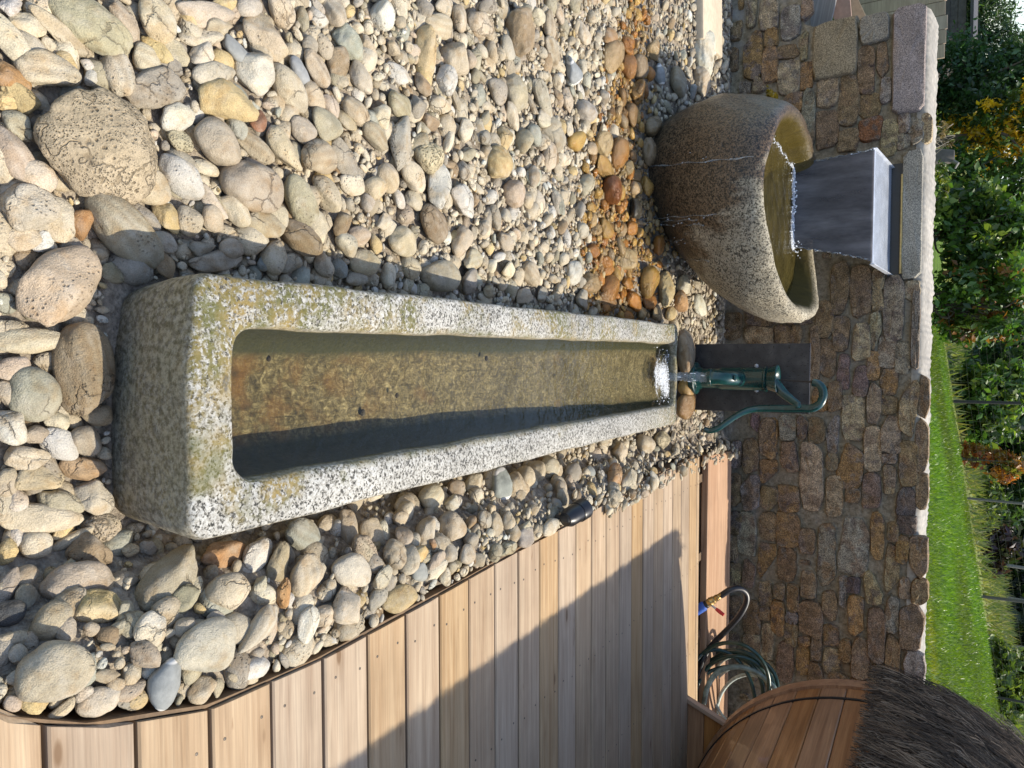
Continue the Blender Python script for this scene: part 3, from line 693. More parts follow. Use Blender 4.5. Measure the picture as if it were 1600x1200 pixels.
for a in range(K):
    f = a / (K - 1)
    for k in range(NP):
        t = 2 * math.pi * k / NP; h = rimh(t) - .03; z = -.05 + (h + .05) * f
        V.append(bring(t, z, 1.0)); inner.append(0)
for fr, dz in prof_in:
    for k in range(NP):
        t = 2 * math.pi * k / NP; h = rimh(t); x, y, _ = bring(t, h, fr)
        flo = max(0, (.985 - fr) / .94)
        z = h + dz if fr > .83 else (h + dz) * (1 - flo) + (.72 + dz) * flo
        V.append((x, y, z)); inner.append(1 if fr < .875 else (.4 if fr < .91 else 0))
V = np.array(V); d = wob(V, 7, 41) * .014 + wob(V, 22, 42) * .008 + wob(V, 60, 43) * .0045
cen = np.array([-1.0, 4.3, .45]); dr = V - cen; dr /= np.linalg.norm(dr, axis=1)[:, None]; V += dr * d[:, None]
Fc = []; m = K + len(prof_in)
for a in range(m - 1):
    for k in range(NP): Fc.append((a * NP + k, a * NP + (k + 1) % NP, (a + 1) * NP + (k + 1) % NP, (a + 1) * NP + k))
Fc.append(tuple((m - 1) * NP + k for k in range(NP)))
basin = empty('stone_basin', (-1.05, 4.30, 0), 0, 'large hollowed granite boulder basin brimming with water under the spout', 'basin')
bo = mesh('bowl', V - np.array([1, 0, 0]) * 0 - np.array([-1.05, 4.30, 0]), Fc, MGB, basin)
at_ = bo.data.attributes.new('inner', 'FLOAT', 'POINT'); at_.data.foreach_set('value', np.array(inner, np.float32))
V = []; Fc = []
WLV = .722
nr = 30
for a in range(nr):
    for k in range(NP):
        t = 2 * math.pi * k / NP; x, y, _ = bring(t, WLV, .905 * (1 - a / nr) + .001)
        dd = y - 4.76; w = math.exp(-dd * dd / .012) * (1 if -1.45 < x < -.8 else .3)
        V.append((x, y, WLV + .006 * w * math.sin(70 * x + 30 * y) + .0025 * math.sin(38 * y + 5 * math.sin(9 * x)) * math.exp(-abs(dd) * 1.5)))
for a in range(nr - 1):
    for k in range(NP): Fc.append((a * NP + k, a * NP + (k + 1) % NP, (a + 1) * NP + (k + 1) % NP, (a + 1) * NP + k))
Fc.append(tuple((nr - 1) * NP + k for k in range(NP)))
tag(mesh('water', V, Fc, MWB), kind='structure')
# moss tuft on the left shoulder of the basin
mo = MB(); q0 = at_y(1208, 160, 4.28)
for i in range(330):
    p = Vector(q0) + Vector((rnd.gauss(0, .028) - .0, rnd.gauss(0, .05), rnd.gauss(0, .012) + .002)); p.z -= abs(p.x - q0[0]) * .35
    s = rnd.uniform(.006, .013); a = Vector((rnd.gauss(0, 1), rnd.gauss(0, 1), rnd.gauss(0, .6) + .6)).normalized(); b = a.orthogonal().normalized()
    g = rnd.random(); mo.add([p - b * s, p + a * s * 2.2, p + b * s, p + a.cross(b) * s], [(0, 1, 2), (2, 1, 3), (3, 1, 0)], (.16 + .12 * g, .125 + .085 * g, .012))
o = mo.build('moss', MLF, basin, False, True); o.location = -basin.location; tag(o, kind='stuff')

# ------------------------------------------------------------------ water spout, sheet and splashes
LX0, LX1, LY = -1.425, -.748, 4.79
spout = empty('water_spout', (-1.10, 5.2, 1.2), 0, 'steel water spout tray built into the wall above the basin', 'water spout')
def local(o, par): o.location = -par.location; return o
s_ = MB(); V = []
za, zb_ = 1.158, 1.232                       # lip and back of the tray
def slab(m, p, th):
    top = [Vector(q) for q in p]; m.add(top + [q - Vector((0, 0, th)) for q in top], [(0, 1, 2, 3), (7, 6, 5, 4), (0, 4, 5, 1), (1, 5, 6, 2), (2, 6, 7, 3), (3, 7, 4, 0)])
slab(s_, [(LX0, LY, za), (LX1, LY, za), (LX1, 5.32, zb_), (LX0, 5.32, zb_)], .006)
local(s_.build('tray', MLS, spout, False), spout)
for x in (LX0, LX1):
    s_ = MB(); xs_ = (x - .004, x) if x == LX0 else (x, x + .004)
    s_.add([(xs_[i], y, z) for i in (0, 1) for y, z in ((LY + .01, za - .012), (5.32, zb_ - .012), (5.32, zb_ + .018), (LY + .01, za + .014))], [(0, 1, 2, 3), (7, 6, 5, 4), (0, 4, 5, 1), (1, 5, 6, 2), (2, 6, 7, 3), (3, 7, 4, 0)])
    local(s_.build('side_wall', MLS, spout, False), spout)
s_ = MB(); s_.box((-1.08, 5.285, 1.262), (.74, .012, .10)); local(s_.build('slot_back', MBL, spout, False), spout)
s_ = MB(); s_.tube([(LX0 + .05, 5.262, 1.288), (LX1 + .0, 5.262, 1.288)], .009, 10); local(s_.build('inlet_pipe', MBR, spout), spout)
# the falling sheet: a thin curved body of water, narrowing as it drops
nu, nv = 40, 46; V = []
for side in (0, 1):
    for b in range(nv):
        t = b / (nv - 1)
        for a in range(nu):
            s = a / (nu - 1); x0 = LX0 + .01 + t * .045; x1 = LX1 - .01 - t * .115; x = x0 + (x1 - x0) * s
            edge = math.exp(-min(s, 1 - s) * 26)
            y = LY - .035 * t ** .5 - .004 * math.sin(s * 24 + t * 5) * t + (.006 + .008 * edge * (1 + .6 * math.sin(t * 43 + s * 9))) * side
            x += edge * .006 * math.sin(t * 60 + side * 2)
            z = za + .003 + (WLV + .0 - za) * (t ** 1.25)
            V.append((x, y, z))
g = nu * nv; i = np.arange(g).reshape(nv, nu)
Fq = np.stack([i[:-1, :-1].ravel(), i[:-1, 1:].ravel(), i[1:, 1:].ravel(), i[1:, :-1].ravel()], 1)
ed = []
for b in range(nv - 1):
    for a in (0, nu - 1): ed.append((b * nu + a, (b + 1) * nu + a, g + (b + 1) * nu + a, g + b * nu + a))
tag(mesh('waterfall', V, np.vstack([Fq, Fq[:, ::-1] + g, np.array(ed)]), MWF), 'smooth dark sheet of water falling from the steel spout into the basin', 'waterfall')
# water film running over the tray
s_ = MB(); s_.add([(LX0 + .006, LY - .006, za + .002), (LX1 - .006, LY - .006, za + .002), (LX1 - .006, LY + .01, za + .008), (LX0 + .006, LY + .01, za + .008), (LX1 - .006, 5.31, zb_ + .007), (LX0 + .006, 5.31, zb_ + .007)], [(0, 1, 2, 3), (3, 2, 4, 5)])
tag(s_.build('tray_water', m_water('film_water', (.9, .92, .95), 30, .2, .006), None, False), 'thin film of water running over the steel tray', 'water film')

IV, IF = ICO[2]
def blobs(name, pts, radii, mat, parent=None, stretch=None):
    pts = np.asarray(pts); n = len(pts); sc = np.asarray(radii)[:, None, None] * (np.ones((n, 1, 3)) if stretch is None else np.asarray(stretch)[:, None, :])
    V = (IV[None] * sc + pts[:, None, :]).reshape(-1, 3); Fc = (IF[None] + (np.arange(n) * len(IV))[:, None, None]).reshape(-1, 3)
    return tag(mesh(name, V, Fc, mat, parent), kind='stuff')
def m_foam():
    n = NT('foam_skin'); p = n.pos(); a = n.attr('fade', 'Fac')
    h = n.noise(p, 85, 6, .75, .4); v = n.voro(p, 150)
    m_ = n.mr(n.math('ADD', n.math('ADD', h, n.math('MULTIPLY', v, .25)), n.math('MULTIPLY', a, .58)), .92, 1.22, 0, .86)
    b = n.bsdf((.70, .73, .76), .25, n.bump(n.math('ADD', h, v), .8, .006), link=False); t = n.n('ShaderNodeBsdfTransparent'); x = n.n('ShaderNodeMixShader')
    n.set(x.inputs[0], m_); n.set(x.inputs[1], t.outputs[0]); n.set(x.inputs[2], b); n.surf(x.outputs[0]); return n.m
MFS = m_foam()
def foam_skin(x0, x1, y0, y1, z, fade, step=.008):
    ax_, ay_2 = np.arange(x0, x1, step), np.arange(y0, y1, step); X, Y = np.meshgrid(ax_, ay_2); P = np.stack([X.ravel(), Y.ravel(), X.ravel() * 0], 1)
    fd = np.array([fade(x, y) for x, y in P[:, :2]]); P[:, 2] = z + .002 + (.010 * np.clip(fd, 0, 1.2) * (.5 + .5 * wob(P, 90, 8)) + .003 * wob(P, 200, 9) * (fd > .1)) * (fd > 0)
    i = np.arange(len(ax_) * len(ay_2)).reshape(len(ay_2), len(ax_)); Fc = np.stack([i[:-1, :-1].ravel(), i[:-1, 1:].ravel(), i[1:, 1:].ravel(), i[1:, :-1].ravel()], 1)
    Fc = Fc[fd[Fc].max(1) > .02]
    o = mesh('foam', P, Fc, MFS); a = o.data.attributes.new('fade', 'FLOAT', 'POINT'); a.data.foreach_set('value', fd.astype(np.float32)); return tag(o, kind='stuff')
def fade_fall(x, y):
    e = min(1, max(0, (x + 1.43) / .03)) * min(1, max(0, (-.83 - x) / .03)); d = (y - (LY - .055)) / .052
    f = 1.15 * math.exp(-d * d) * e + .55 * math.exp(-((y - LY + .10) / .06) ** 2) * e * (.5 + .5 * math.sin(x * 21) * math.sin(x * 8 + 1))
    return f + .75 * math.exp(-((x + 1.335 + .01 * math.sin(y * 30)) / .014) ** 2) * (3.86 < y < LY)
foam_skin(-1.44, -.82, 3.85, 4.86, WLV, fade_fall)
pts = []; rad = []
for i in range(240):                          # foam line under the sheet
    x = rnd.uniform(-1.40, -.86); y = LY - .05 + rnd.gauss(0, .030) - abs(rnd.gauss(0, .012)); pts.append((x, y, WLV + abs(rnd.gauss(0, .009)))); rad.append(rnd.uniform(.0015, .0055))
for i in range(90):
    x = rnd.choice([-1.395, -1.39, -.868]) + rnd.gauss(0, .02); pts.append((x, LY - .04 + rnd.gauss(0, .05), WLV + abs(rnd.gauss(0, .03)))); rad.append(rnd.uniform(.002, .005))
for i in range(25):                           # a streak of foam drifting to the front
    t = rnd.random(); pts.append((-1.335 + rnd.gauss(0, .012), LY - .06 - t * .78, WLV + .002)); rad.append(rnd.uniform(.002, .005))
blobs('foam', pts, rad, MFO)
pts = []; rad = []; st = []
for side, x0, x1 in ((0, LX0 + .01, LX0 + .052), (1, LX1 - .01, LX1 - .125)):   # beads along both edges of the sheet
    for i in range(10):
        t = rnd.random(); pts.append((x0 + (x1 - x0) * t + rnd.gauss(0, .004), LY - .035 * t ** .5 - .004, za + (WLV - za) * t ** 1.25)); rad.append(rnd.uniform(.001, .0030)); st.append((1, 1, 2))
blobs('spray', pts, rad, MFO, None, st)
eg = MB()
for side, x0, x1 in ((0, LX0 + .012, LX0 + .055), (1, LX1 - .012, LX1 - .125)):
    for q in range(3):
        ph = rnd.random() * 9; P = []; R2 = []
        for k in range(46):
            t = k / 45; P.append((x0 + (x1 - x0) * t + .004 * math.sin(t * 47 + ph) + rnd.gauss(0, .0015), LY - .035 * t ** .5 - .004 + .004 * math.sin(t * 31 + ph), za + (WLV - za) * t ** 1.25)); R2.append(max(.0003, .0010 + .0011 * math.sin(t * 63 + ph * 2) + rnd.gauss(0, .0005)))
        eg.tube(P, R2, 5)
tag(eg.build('sheet_edge_water', MJET), kind='stuff')

# overflow: threads of water running down and dripping off the front of the basin
pts = []; rad = []; st = []
thr = MB()
for (a, b) in (((1178, 246), (1012, 262)), ((1120, 336), (1000, 343)), ((1100, 352), (1006, 352)), ((1075, 372), (1035, 384)), ((1110, 408), (1046, 404)), ((1090, 344), (1004, 348))):
    P = []; n = 14; ph = rnd.random() * 6
    for k in range(n):
        t = k / (n - 1); px = a[0] + (b[0] - a[0]) * t; py = a[1] + (b[1] - a[1]) * t
        z = None; best = None
        for y in np.linspace(3.55, 4.4, 50):      # first point of the bowl's front met by this ray
            q = at_y(px, py, y)
            if q[2] < 0: break
            xl, xr, ay = np.interp(q[2], zt_, xl_), np.interp(q[2], zt_, xr_), np.interp(q[2], zt_, ay_)
            if ((q[0] - (xl + xr) / 2) / ((xr - xl) / 2)) ** 2 + ((q[1] - 4.3) / ay) ** 2 < 1.03: best = q; break
        if best is None: best = at_z(px, py, max(.10, zbed(-1, 3.9)))
        P.append(Vector(best) + Vector((.004 * math.sin(k * 1.7 + ph), -.012, 0)))
    thr.tube(P, [.0030 + .0016 * math.sin(k * 2.1 + ph) for k in range(n)], 6)
    for k in range(11):
        i = rnd.randrange(n - 1); t = rnd.random(); p = P[i].lerp(P[i + 1], t); pts.append(p + Vector((rnd.gauss(0, .018), rnd.gauss(0, .008), rnd.gauss(0, .012)))); rad.append(rnd.uniform(.0013, .0036)); st.append((1, 1, 1.8))
MSP = m_water('spill_water', (.85, .87, .88), 60, .9, .01, sheet=1, body=((.7, .73, .75), .45))
tag(thr.build('overflow_water', MJET), kind='stuff')
blobs('overflow_drops', pts, rad, MSP, None, st)

# ------------------------------------------------------------------ hand pump on its steel plate
PY = 4.13
c0, c1, c2, c3 = at_y(1078, 537, PY), at_y(1267, 537, PY), at_y(1263, 648, PY), at_y(1080, 639, PY)
pm = MB(); w = .5 * (c2[0] - c1[0] + c3[0] - c0[0]); cx = (c0[0] + c1[0] + c2[0] + c3[0]) / 4; zt = (c1[2] + c2[2]) / 2
pm.box((cx, PY + .011, (zt + .06) / 2), (w, .018, zt - .06), None, .0015)
plate = tag(pm.build('steel_plate', MST, None, False), 'dark wet upright steel plate standing behind the green hand pump', 'plate')
bx = .5 * (at_y(1160, 592, 3.98)[0] + at_y(1200, 592, 3.98)[0]); BY = 4.0
pump = empty('hand_pump', (bx, BY, .30), 0, 'dark green cast iron hand pump pouring water into the trough', 'pump')
def pl(o): o.location = -pump.location; return o
def pz(px, py, y=BY): return float(at_y(px, py, y)[2])
z1, z2, z3, z4 = pz(1090, 592), pz(1128, 592), pz(1197, 592), pz(1216, 592)
b_ = MB()
b_.lathe([(.052, z1 + .02), (.052, z2 - .03), (.056, z2 - .012), (.060, z2), (.060, z3 - .01), (.066, z3 - .004), (.066, z3 + .004), (.05, z3 + .006)], (bx, BY, 0), 32)
pl(b_.build('pump_body', MGR, pump))
b_ = MB(); b_.lathe([(.086, z1 - .03), (.088, z1 - .024), (.088, z1 - .004), (.082, z1), (.062, z1 + .006), (.052, z1 + .03), (.046, z1 + .05)], (bx, BY, 0), 32)
BFL = pl(b_.build('base_flange', MGR, pump))
for q in range(4):
    b_ = MB(); a = math.pi / 4 + q * math.pi / 2; b_.lathe([(.009, z1 - .002), (.009, z1 + .009), (.004, z1 + .011)], (bx + .072 * math.cos(a), BY + .072 * math.sin(a), 0), 6); b_.build('flange_bolt', MGR, BFL)
b_ = MB()   # flared cap with a slot for the rod
b_.lathe([(.056, z3 + .005), (.060, z3 + .012), (.064, z3 + .03), (.071, z4 - .012), (.074, z4 - .004), (.071, z4), (.054, z4 - .004), (.040, z4 - .02), (.004, z4 - .022)], (bx, BY, 0), 32)
pl(b_.build('pump_cap', MGR, pump))
# spout: comes forward out of the body and bends down
sp_ = spline([(bx, BY - .03, z2 + .10), (bx, BY - .085, z2 + .092), (bx - .001, BY - .135, z2 + .078), (bx - .002, BY - .168, z2 + .05), (bx - .003, BY - .180, z2 + .012), (bx - .003, BY - .182, z2 - .012)], 6)
b_ = MB(); n_ = len(sp_); b_.tube(sp_, [.043 - .006 * math.sin(math.pi * k / n_) for k in range(n_)], 16)
b_.lathe([(.036, -.012), (.045, -.010), (.045, .006), (.038, .010)], sp_[-1], 18)
SPO = pl(b_.build('spout', MGR, pump))
b_ = MB(); b_.box((bx - .002, BY - .150, z2 + .098), (.03, .05, .014), Matrix.Rotation(math.radians(-32), 3, 'X'), .004)   # the cast boss on the spout
o_ = b_.build('spout_boss', MGR, SPO, False)
# bracket and lever, in the plane of the plate
def on(px, py, y=BY): q = at_y(px, py, y); return Vector(q)
piv = on(1248, 633, BY - .01)
b_ = MB(); br = spline([on(1208, 598), on(1216, 606), on(1228, 618), piv], 5); b_.tube(br, [.034 - .017 * k / (len(br) - 1) for k in range(len(br))], 12, flat=.55); BRK = pl(b_.build('bracket', MGR, pump))
lev = spline([on(1268, 597, BY - .035), on(1278, 600, BY - .035), on(1285, 608, BY - .035), on(1286, 620, BY - .035), on(1280, 632, BY - .035), on(1268, 638, BY - .035), on(1252, 638, BY - .035), on(1230, 638.5, BY - .035), on(1205, 638, BY - .038), on(1184, 638.5, BY - .045), on(1166, 642, BY - .06), on(1150, 650, BY - .075), on(1134, 661, BY - .09), on(1120, 670, BY - .10), on(1108, 673, BY - .105), on(1099, 670, BY - .11)], 6)
nl = len(lev); rr = [.0200 - .005 * min(1, max(0, (k - nl * .35) / (nl * .4))) for k in range(nl)]; rr[0] = rr[-1] = .008
b_ = MB(); b_.tube(lev, rr, 12, flat=.75); pl(b_.build('lever', MGR, pump))
b_ = MB(); b_.lathe([(.017, -.016), (.017, .012), (.010, .016)], piv + Vector((0, -.042, 0)), 14, rot=Matrix.Rotation(math.pi / 2, 3, 'X')); b_.build('pivot_bolt', MGR, BRK)
b_ = MB(); b_.tube([on(1212, 593.5), on(1240, 595), on(1270, 597, BY - .03)], .0045, 8); pl(b_.build('piston_rod', MBL, pump))
for py in (571.5, 610):
    b_ = MB(); q = on(1182, py, PY - .004); b_.lathe([(.011, -.006), (.011, .003), (.006, .006)], q, 6, rot=Matrix.Rotation(math.pi / 2, 3, 'X')); pl(b_.build('fixing_bolt', MLS, pump))
# the jet from the spout
je = Vector(sp_[-1]) + Vector((0, 0, -.012)); P = []; n = 26
for k in range(n):
    t = k / (n - 1); P.append(je + Vector((.003 * math.sin(t * 17), -.012 * t, (.268 - je.z) * t)))
b_ = MB(); b_.tube(P, [.026 - .006 * (k / n) + .003 * math.sin(k * 1.9) for k in range(n)], 14, flat=.5)
tag(b_.build('pump_jet', MJET), 'clear twisting stream of water falling from the pump spout', 'water jet')
pts = []; rad = []; st = []
for i in range(12):
    t = rnd.random(); q = P[int(t * (n - 1))]; s = rnd.choice((-1, 1)); pts.append(q + Vector((s * rnd.uniform(.004, .022), -.012, rnd.gauss(0, .006)))); rad.append(rnd.uniform(.0012, .0032)); st.append((1, .6, rnd.uniform(2, 5)))
blobs('jet_beads', pts, rad, MFO, None, st)
pts = []; rad = []
lx, ly = P[-1].x, P[-1].y
for i in range(200):                           # churned white water where the jet lands
    r = abs(rnd.gauss(0, .075)); a = rnd.uniform(0, 6.283); x = lx + r * math.cos(a) * 1.05 + .004; y = ly - .075 + r * math.sin(a) * 1.25 - abs(rnd.gauss(0, .02))
    if rnd.random() < .16: x, y = lx + rnd.uniform(-.14, .15), ly - .03 + rnd.gauss(0, .05)
    if not (-.205 < x < .125) or y > 3.80: continue
    pts.append((x, y, .274 + abs(rnd.gauss(0, .006)) * math.exp(-r * 10))); rad.append(rnd.uniform(.001, .0035))
foam_skin(-.215, .135, 3.25, 3.815, .273, lambda x, y: (1.15 * math.exp(-((x - lx) / .085) ** 2 - ((y - ly + .13) / .12) ** 2) + .62 * math.exp(-((x - lx - .085) / .05) ** 2 - ((y - ly + .05) / .07) ** 2) + .5 * math.exp(-((x - lx + .11) / .05) ** 2 - ((y - ly + .03) / .06) ** 2) + .35 * math.exp(-((math.hypot(x - lx, y - ly + .06) - .17) / .02) ** 2)) * (-.212 + .02 < x < .128), .006)
blobs('churned_foam', pts, rad, MFO)

# ------------------------------------------------------------------ garden spotlight
q = at_z(890, 803, .30); sdir = Vector((-.25, 1, .20)).normalized()
spot = empty('garden_spotlight', (q[0], q[1], .27), 0, 'small black spotlight on the stones at the edge of the deck', 'spotlight')
rot = sdir.to_track_quat('Z', 'X').to_matrix()
def lp(o, par): o.location = -par.location; return o
SZ = .318
b_ = MB(); b_.lathe([(.012, -.060), (.027, -.056), (.036, -.035), (.037, .025), (.037, .040)], (q[0], q[1], SZ), 24, rot=rot); LBD = lp(b_.build('lamp_body', MBL, spot), spot)
b_ = MB(); b_.lathe([(.039, .022), (.041, .026), (.041, .068), (.037, .070), (.035, .066), (.034, .041), (.004, .041)], (q[0], q[1], SZ), 24, rot=rot); b_.build('hood', MBL, LBD)
b_ = MB(); b_.tube([Vector((q[0] + .012, q[1] - .045, SZ - .005)), Vector((q[0] + .008, q[1] - .048, SZ - .04)), Vector((q[0], q[1] - .04, .20))], .009, 8); b_.box((q[0] + .010, q[1] - .046, SZ - .008), (.024, .034, .036), None, .004); lp(b_.build('bracket', MBL, spot), spot)

# ------------------------------------------------------------------ tap, supply hose and hose coil
TY_ = 4.62
def wp(px, py, y): return Vector(at_y(px, py, y))
tap = empty('garden_tap', wp(1100, 945, TY_), 0, 'brass ball valve with red lever and blue fitting at the deck edge', 'tap')
A, B_ = wp(1093, 951, TY_), wp(1128, 929, TY_ + .01); ax = (B_ - A).normalized()
rt = ax.to_track_quat('Z', 'Y').to_matrix()
def along(a, b, prof, name, mat):
    b_ = MB(); b_.lathe([(r, a + (b - a) * s) for r, s in prof], A, 16, rot=rt); return lp(b_.build(name, mat, tap), tap)
Lt = (B_ - A).length
along(-.05, .045, [(.028, 0), (.03, .1), (.03, .85), (.024, 1)], 'blue_coupling', MBLU)
along(.040, .062, [(.022, 0), (.024, .2), (.024, .8), (.02, 1)], 'gasket_ring', MBL)
along(.060, .118, [(.018, 0), (.024, .12), (.024, .35), (.028, .5), (.024, .65), (.024, .9), (.018, 1)], 'valve_body', MBR)
along(.116, Lt + .01, [(.016, 0), (.020, .1), (.020, .35), (.015, .4), (.018, .5), (.015, .6), (.018, .7), (.014, 1)], 'hose_barb', MBR)
h0, h1 = wp(1112, 946, TY_ - .03), wp(1131, 961, TY_ - .045)
b_ = MB(); b_.tube([h0, h0.lerp(h1, .4)], .007, 8, flat=.5); LST = lp(b_.build('lever_stem', MLS, tap), tap)
b_ = MB(); b_.tube([h0.lerp(h1, .35), h0.lerp(h1, .6), h1], [.010, .013, .011], 10, flat=.5); b_.build('lever_grip', MRED, LST)
b_ = MB()
P = spline([wp(1126, 931, TY_ + .01), wp(1142, 921, TY_ + .02), wp(1157, 920, TY_ + .06), wp(1166, 928, TY_ + .10), wp(1166, 942, TY_ + .12), wp(1157, 960, TY_ + .12), wp(1140, 980, TY_ + .13), wp(1120, 1000, TY_ + .13), wp(1105, 1018, TY_ + .12), wp(1096, 1036, TY_ + .10), wp(1088, 1060, TY_ + .12)], 8)
b_.tube(P, .0185, 12)
tag(b_.build('supply_hose', MBL), 'black rubber hose arching from the brass valve towards the coil', 'hose')
coil = empty('hose_coil', wp(1140, 1085, 4.86), 0, 'tangled coil of dark green hose with pale highlight loops beside the wooden barrel', 'hose coil')
LO = [(1140, 1070, 62, 66, .0, 4.72, 0), (1146, 1085, 58, 60, .3, 4.78, 0), (1150, 1080, 66, 56, -.3, 4.84, 0), (1138, 1095, 54, 70, .2, 4.74, 0), (1160, 1100, 56, 64, .5, 4.88, 1), (1150, 1090, 62, 72, -.15, 4.80, 0), (1168, 1112, 48, 58, .1, 4.92, 1), (1145, 1078, 70, 62, .15, 4.95, 0), (1128, 1088, 50, 74, -.25, 4.72, 0), (1155, 1096, 70, 52, .35, 4.76, 0), (1160, 1085, 44, 62, -.4, 4.86, 1), (1135, 1075, 58, 50, .1, 4.9, 0)]
for i, (cx_, cy_, ra, rb, tw, y, pale) in enumerate(LO):
    P = []
    for k in range(41):
        t = 2 * math.pi * k / 40; dx = ra * math.cos(t); dy = rb * math.sin(t); u_ = dx * math.cos(tw) - dy * math.sin(tw); v_ = dx * math.sin(tw) + dy * math.cos(tw)
        P.append(wp(cx_ + u_, cy_ + v_, y + .05 * math.sin(t + i) + .025 * math.sin(2 * t + i * 2)))
    b_ = MB(); b_.tube(P, .0125 if not pale else .0115, 10, caps=False); lp(b_.build('hose_loop', MHP if pale else MHO, coil), coil)
# one stiff length over the coil, wear and highlight in its pale colour
b_ = MB(); b_.tube(spline([wp(1100, 1100, 4.66), wp(1106, 1072, 4.68), wp(1122, 1050, 4.70), wp(1146, 1042, 4.72), wp(1172, 1046, 4.74), (wp(1195, 1060, 4.74)), wp(1212, 1080, 4.74), wp(1205, 1100, 4.8)], 8), .0165, 12); lp(b_.build('stiff_length', m_simple('worn_hose_highlight', (.16, .21, .19), .45, 0, .5, .2, 30), coil), coil)

# ------------------------------------------------------------------ barrel sauna with a heather thatch
RB = .955; BYW = math.radians(3.3)
bar = empty('barrel_sauna', (2.515, 4.40, 1.25), BYW, 'wooden barrel sauna of red brown staves under a dark heather thatch', 'barrel sauna')
BL = 3.3; NS = 46
for k in range(NS):
    a0 = 2 * math.pi * k / NS + .0022; a1 = 2 * math.pi * (k + 1) / NS - .0022; cs = []
    for a, r in ((a0, RB - .045), (a0, RB - .003), (a0 + .006, RB), ((a0 + a1) / 2, RB + .001), (a1 - .006, RB), (a1, RB - .003), (a1, RB - .045)): cs.append((r * math.cos(a), r * math.sin(a)))
    # stave in its own frame: grain along local x
    am = (a0 + a1) / 2; ca, sa = math.cos(am), math.sin(am); m = len(cs)
    loc = [((-sa * x + ca * z), (ca * x + sa * z) - RB) for x, z in cs]
    V = [(0, y, z) for y, z in loc] + [(BL, y, z) for y, z in loc]
    Fc = [(i, i + 1, m + i + 1, m + i) for i in range(m - 1)] + [tuple(range(m))[::-1], tuple(m + i for i in range(m))]
    o = mesh('stave', V, Fc, MCE, bar, False)
    xax, zax = Vector((0, -1, 0)), Vector((ca, 0, sa)); yax = zax.cross(xax)
    mt = Matrix.Identity(4)
    for i in range(3): mt[i][0], mt[i][1], mt[i][2] = xax[i], yax[i], zax[i]
    mt.translation = zax * RB; o.matrix_local = mt
def bring_ring(name, r0, r1, y0, y1, mat, n=96, seg=None):
    V = []; Fc = []
    for k in range(n):
        a = 2 * math.pi * k / n; c, s = math.cos(a), math.sin(a)
        for r, y in ((r0, y0), (r1 - .004, y0), (r1, y0 - .004 * (1 if y1 < y0 else -1)), (r1, y1), (r0, y1)): V.append((r * c, y, r * s))
    for k in range(n):
        for j in range(5): Fc.append((k * 5 + j, k * 5 + (j + 1) % 5, ((k + 1) % n) * 5 + (j + 1) % 5, ((k + 1) % n) * 5 + j))
    o = mesh(name, V, Fc, mat, bar, False); return o
bring_ring('end_rim', RB - .01, RB + .016, .035, -.055, MCE)
bring_ring('hoop', RB - .01, RB + .007, -.175, -.195, MBL)
bring_ring('hoop', RB - .01, RB + .007, -2.6, -2.62, MBL)
b_ = MB(); b_.lathe([(RB - .05, 0), (RB - .05, .03)], (0, 0, 0), 64, rot=Matrix.Rotation(-math.pi / 2, 3, 'X')); b_.build('end_wall', MCE, bar)
for y in (-.7, -2.5):
    b_ = MB(); prf = [(-.35, -1.0), (.35, -1.0)] + [(RB * math.cos(t), RB * math.sin(t)) for t in np.linspace(-1.2, -math.pi + 1.2, 11)]
    n = len(prf); b_.add([(x, y + d, z) for d in (-.03, .03) for x, z in prf], [tuple(range(n)), tuple(range(n, 2 * n))[::-1]] + [(i, n + i, n + (i + 1) % n, (i + 1) % n) for i in range(n)]); b_.build('cradle', MCE, bar, False)
# low boarded panel closing the gap between deck and barrel, with a sloping cap
pn = empty('boarded_panel', (1.95, 4.36, DZ), 0, 'low brown boarded panel with a sloping cap under the end of the barrel', 'panel')
A = Vector(at_y(1070, 1092, 4.36)); B = Vector(at_y(1137, 1135, 4.36)); zc = DZ + .002
def cap_z(x): return A.z + (B.z - A.z) * (x - A.x) / (B.x - A.x)
x_end = 2.62
for k in range(3):
    z0, z1 = zc + k * .098, zc + k * .098 + .094
    xa = max(A.x, A.x + (z0 - A.z) / (B.z - A.z) * (B.x - A.x)); xb = max(A.x, A.x + (z1 - A.z) / (B.z - A.z) * (B.x - A.x))
    P = [(xa, z0), (x_end, z0), (x_end, z1), (xb, z1)]
    b_ = MB(); b_.add([(x - 1.95, d, z - DZ) for d in (0, .022) for x, z in P], [(0, 1, 2, 3), (7, 6, 5, 4)] + [(i, 4 + i, 4 + (i + 1) % 4, (i + 1) % 4) for i in range(4)]); b_.build('board', MCE, pn, False)
dv = B - A; b_ = MB(); b_.box((0, 0, 0), (dv.length + .04, .05, .024), None, .003); o = b_.build('cap', MSL, pn, False); mid = (A + B) / 2; o.location = (mid.x - 1.95, .006, mid.z - DZ + .014); o.rotation_euler = (0, -math.atan2(dv.z, dv.x), 0)
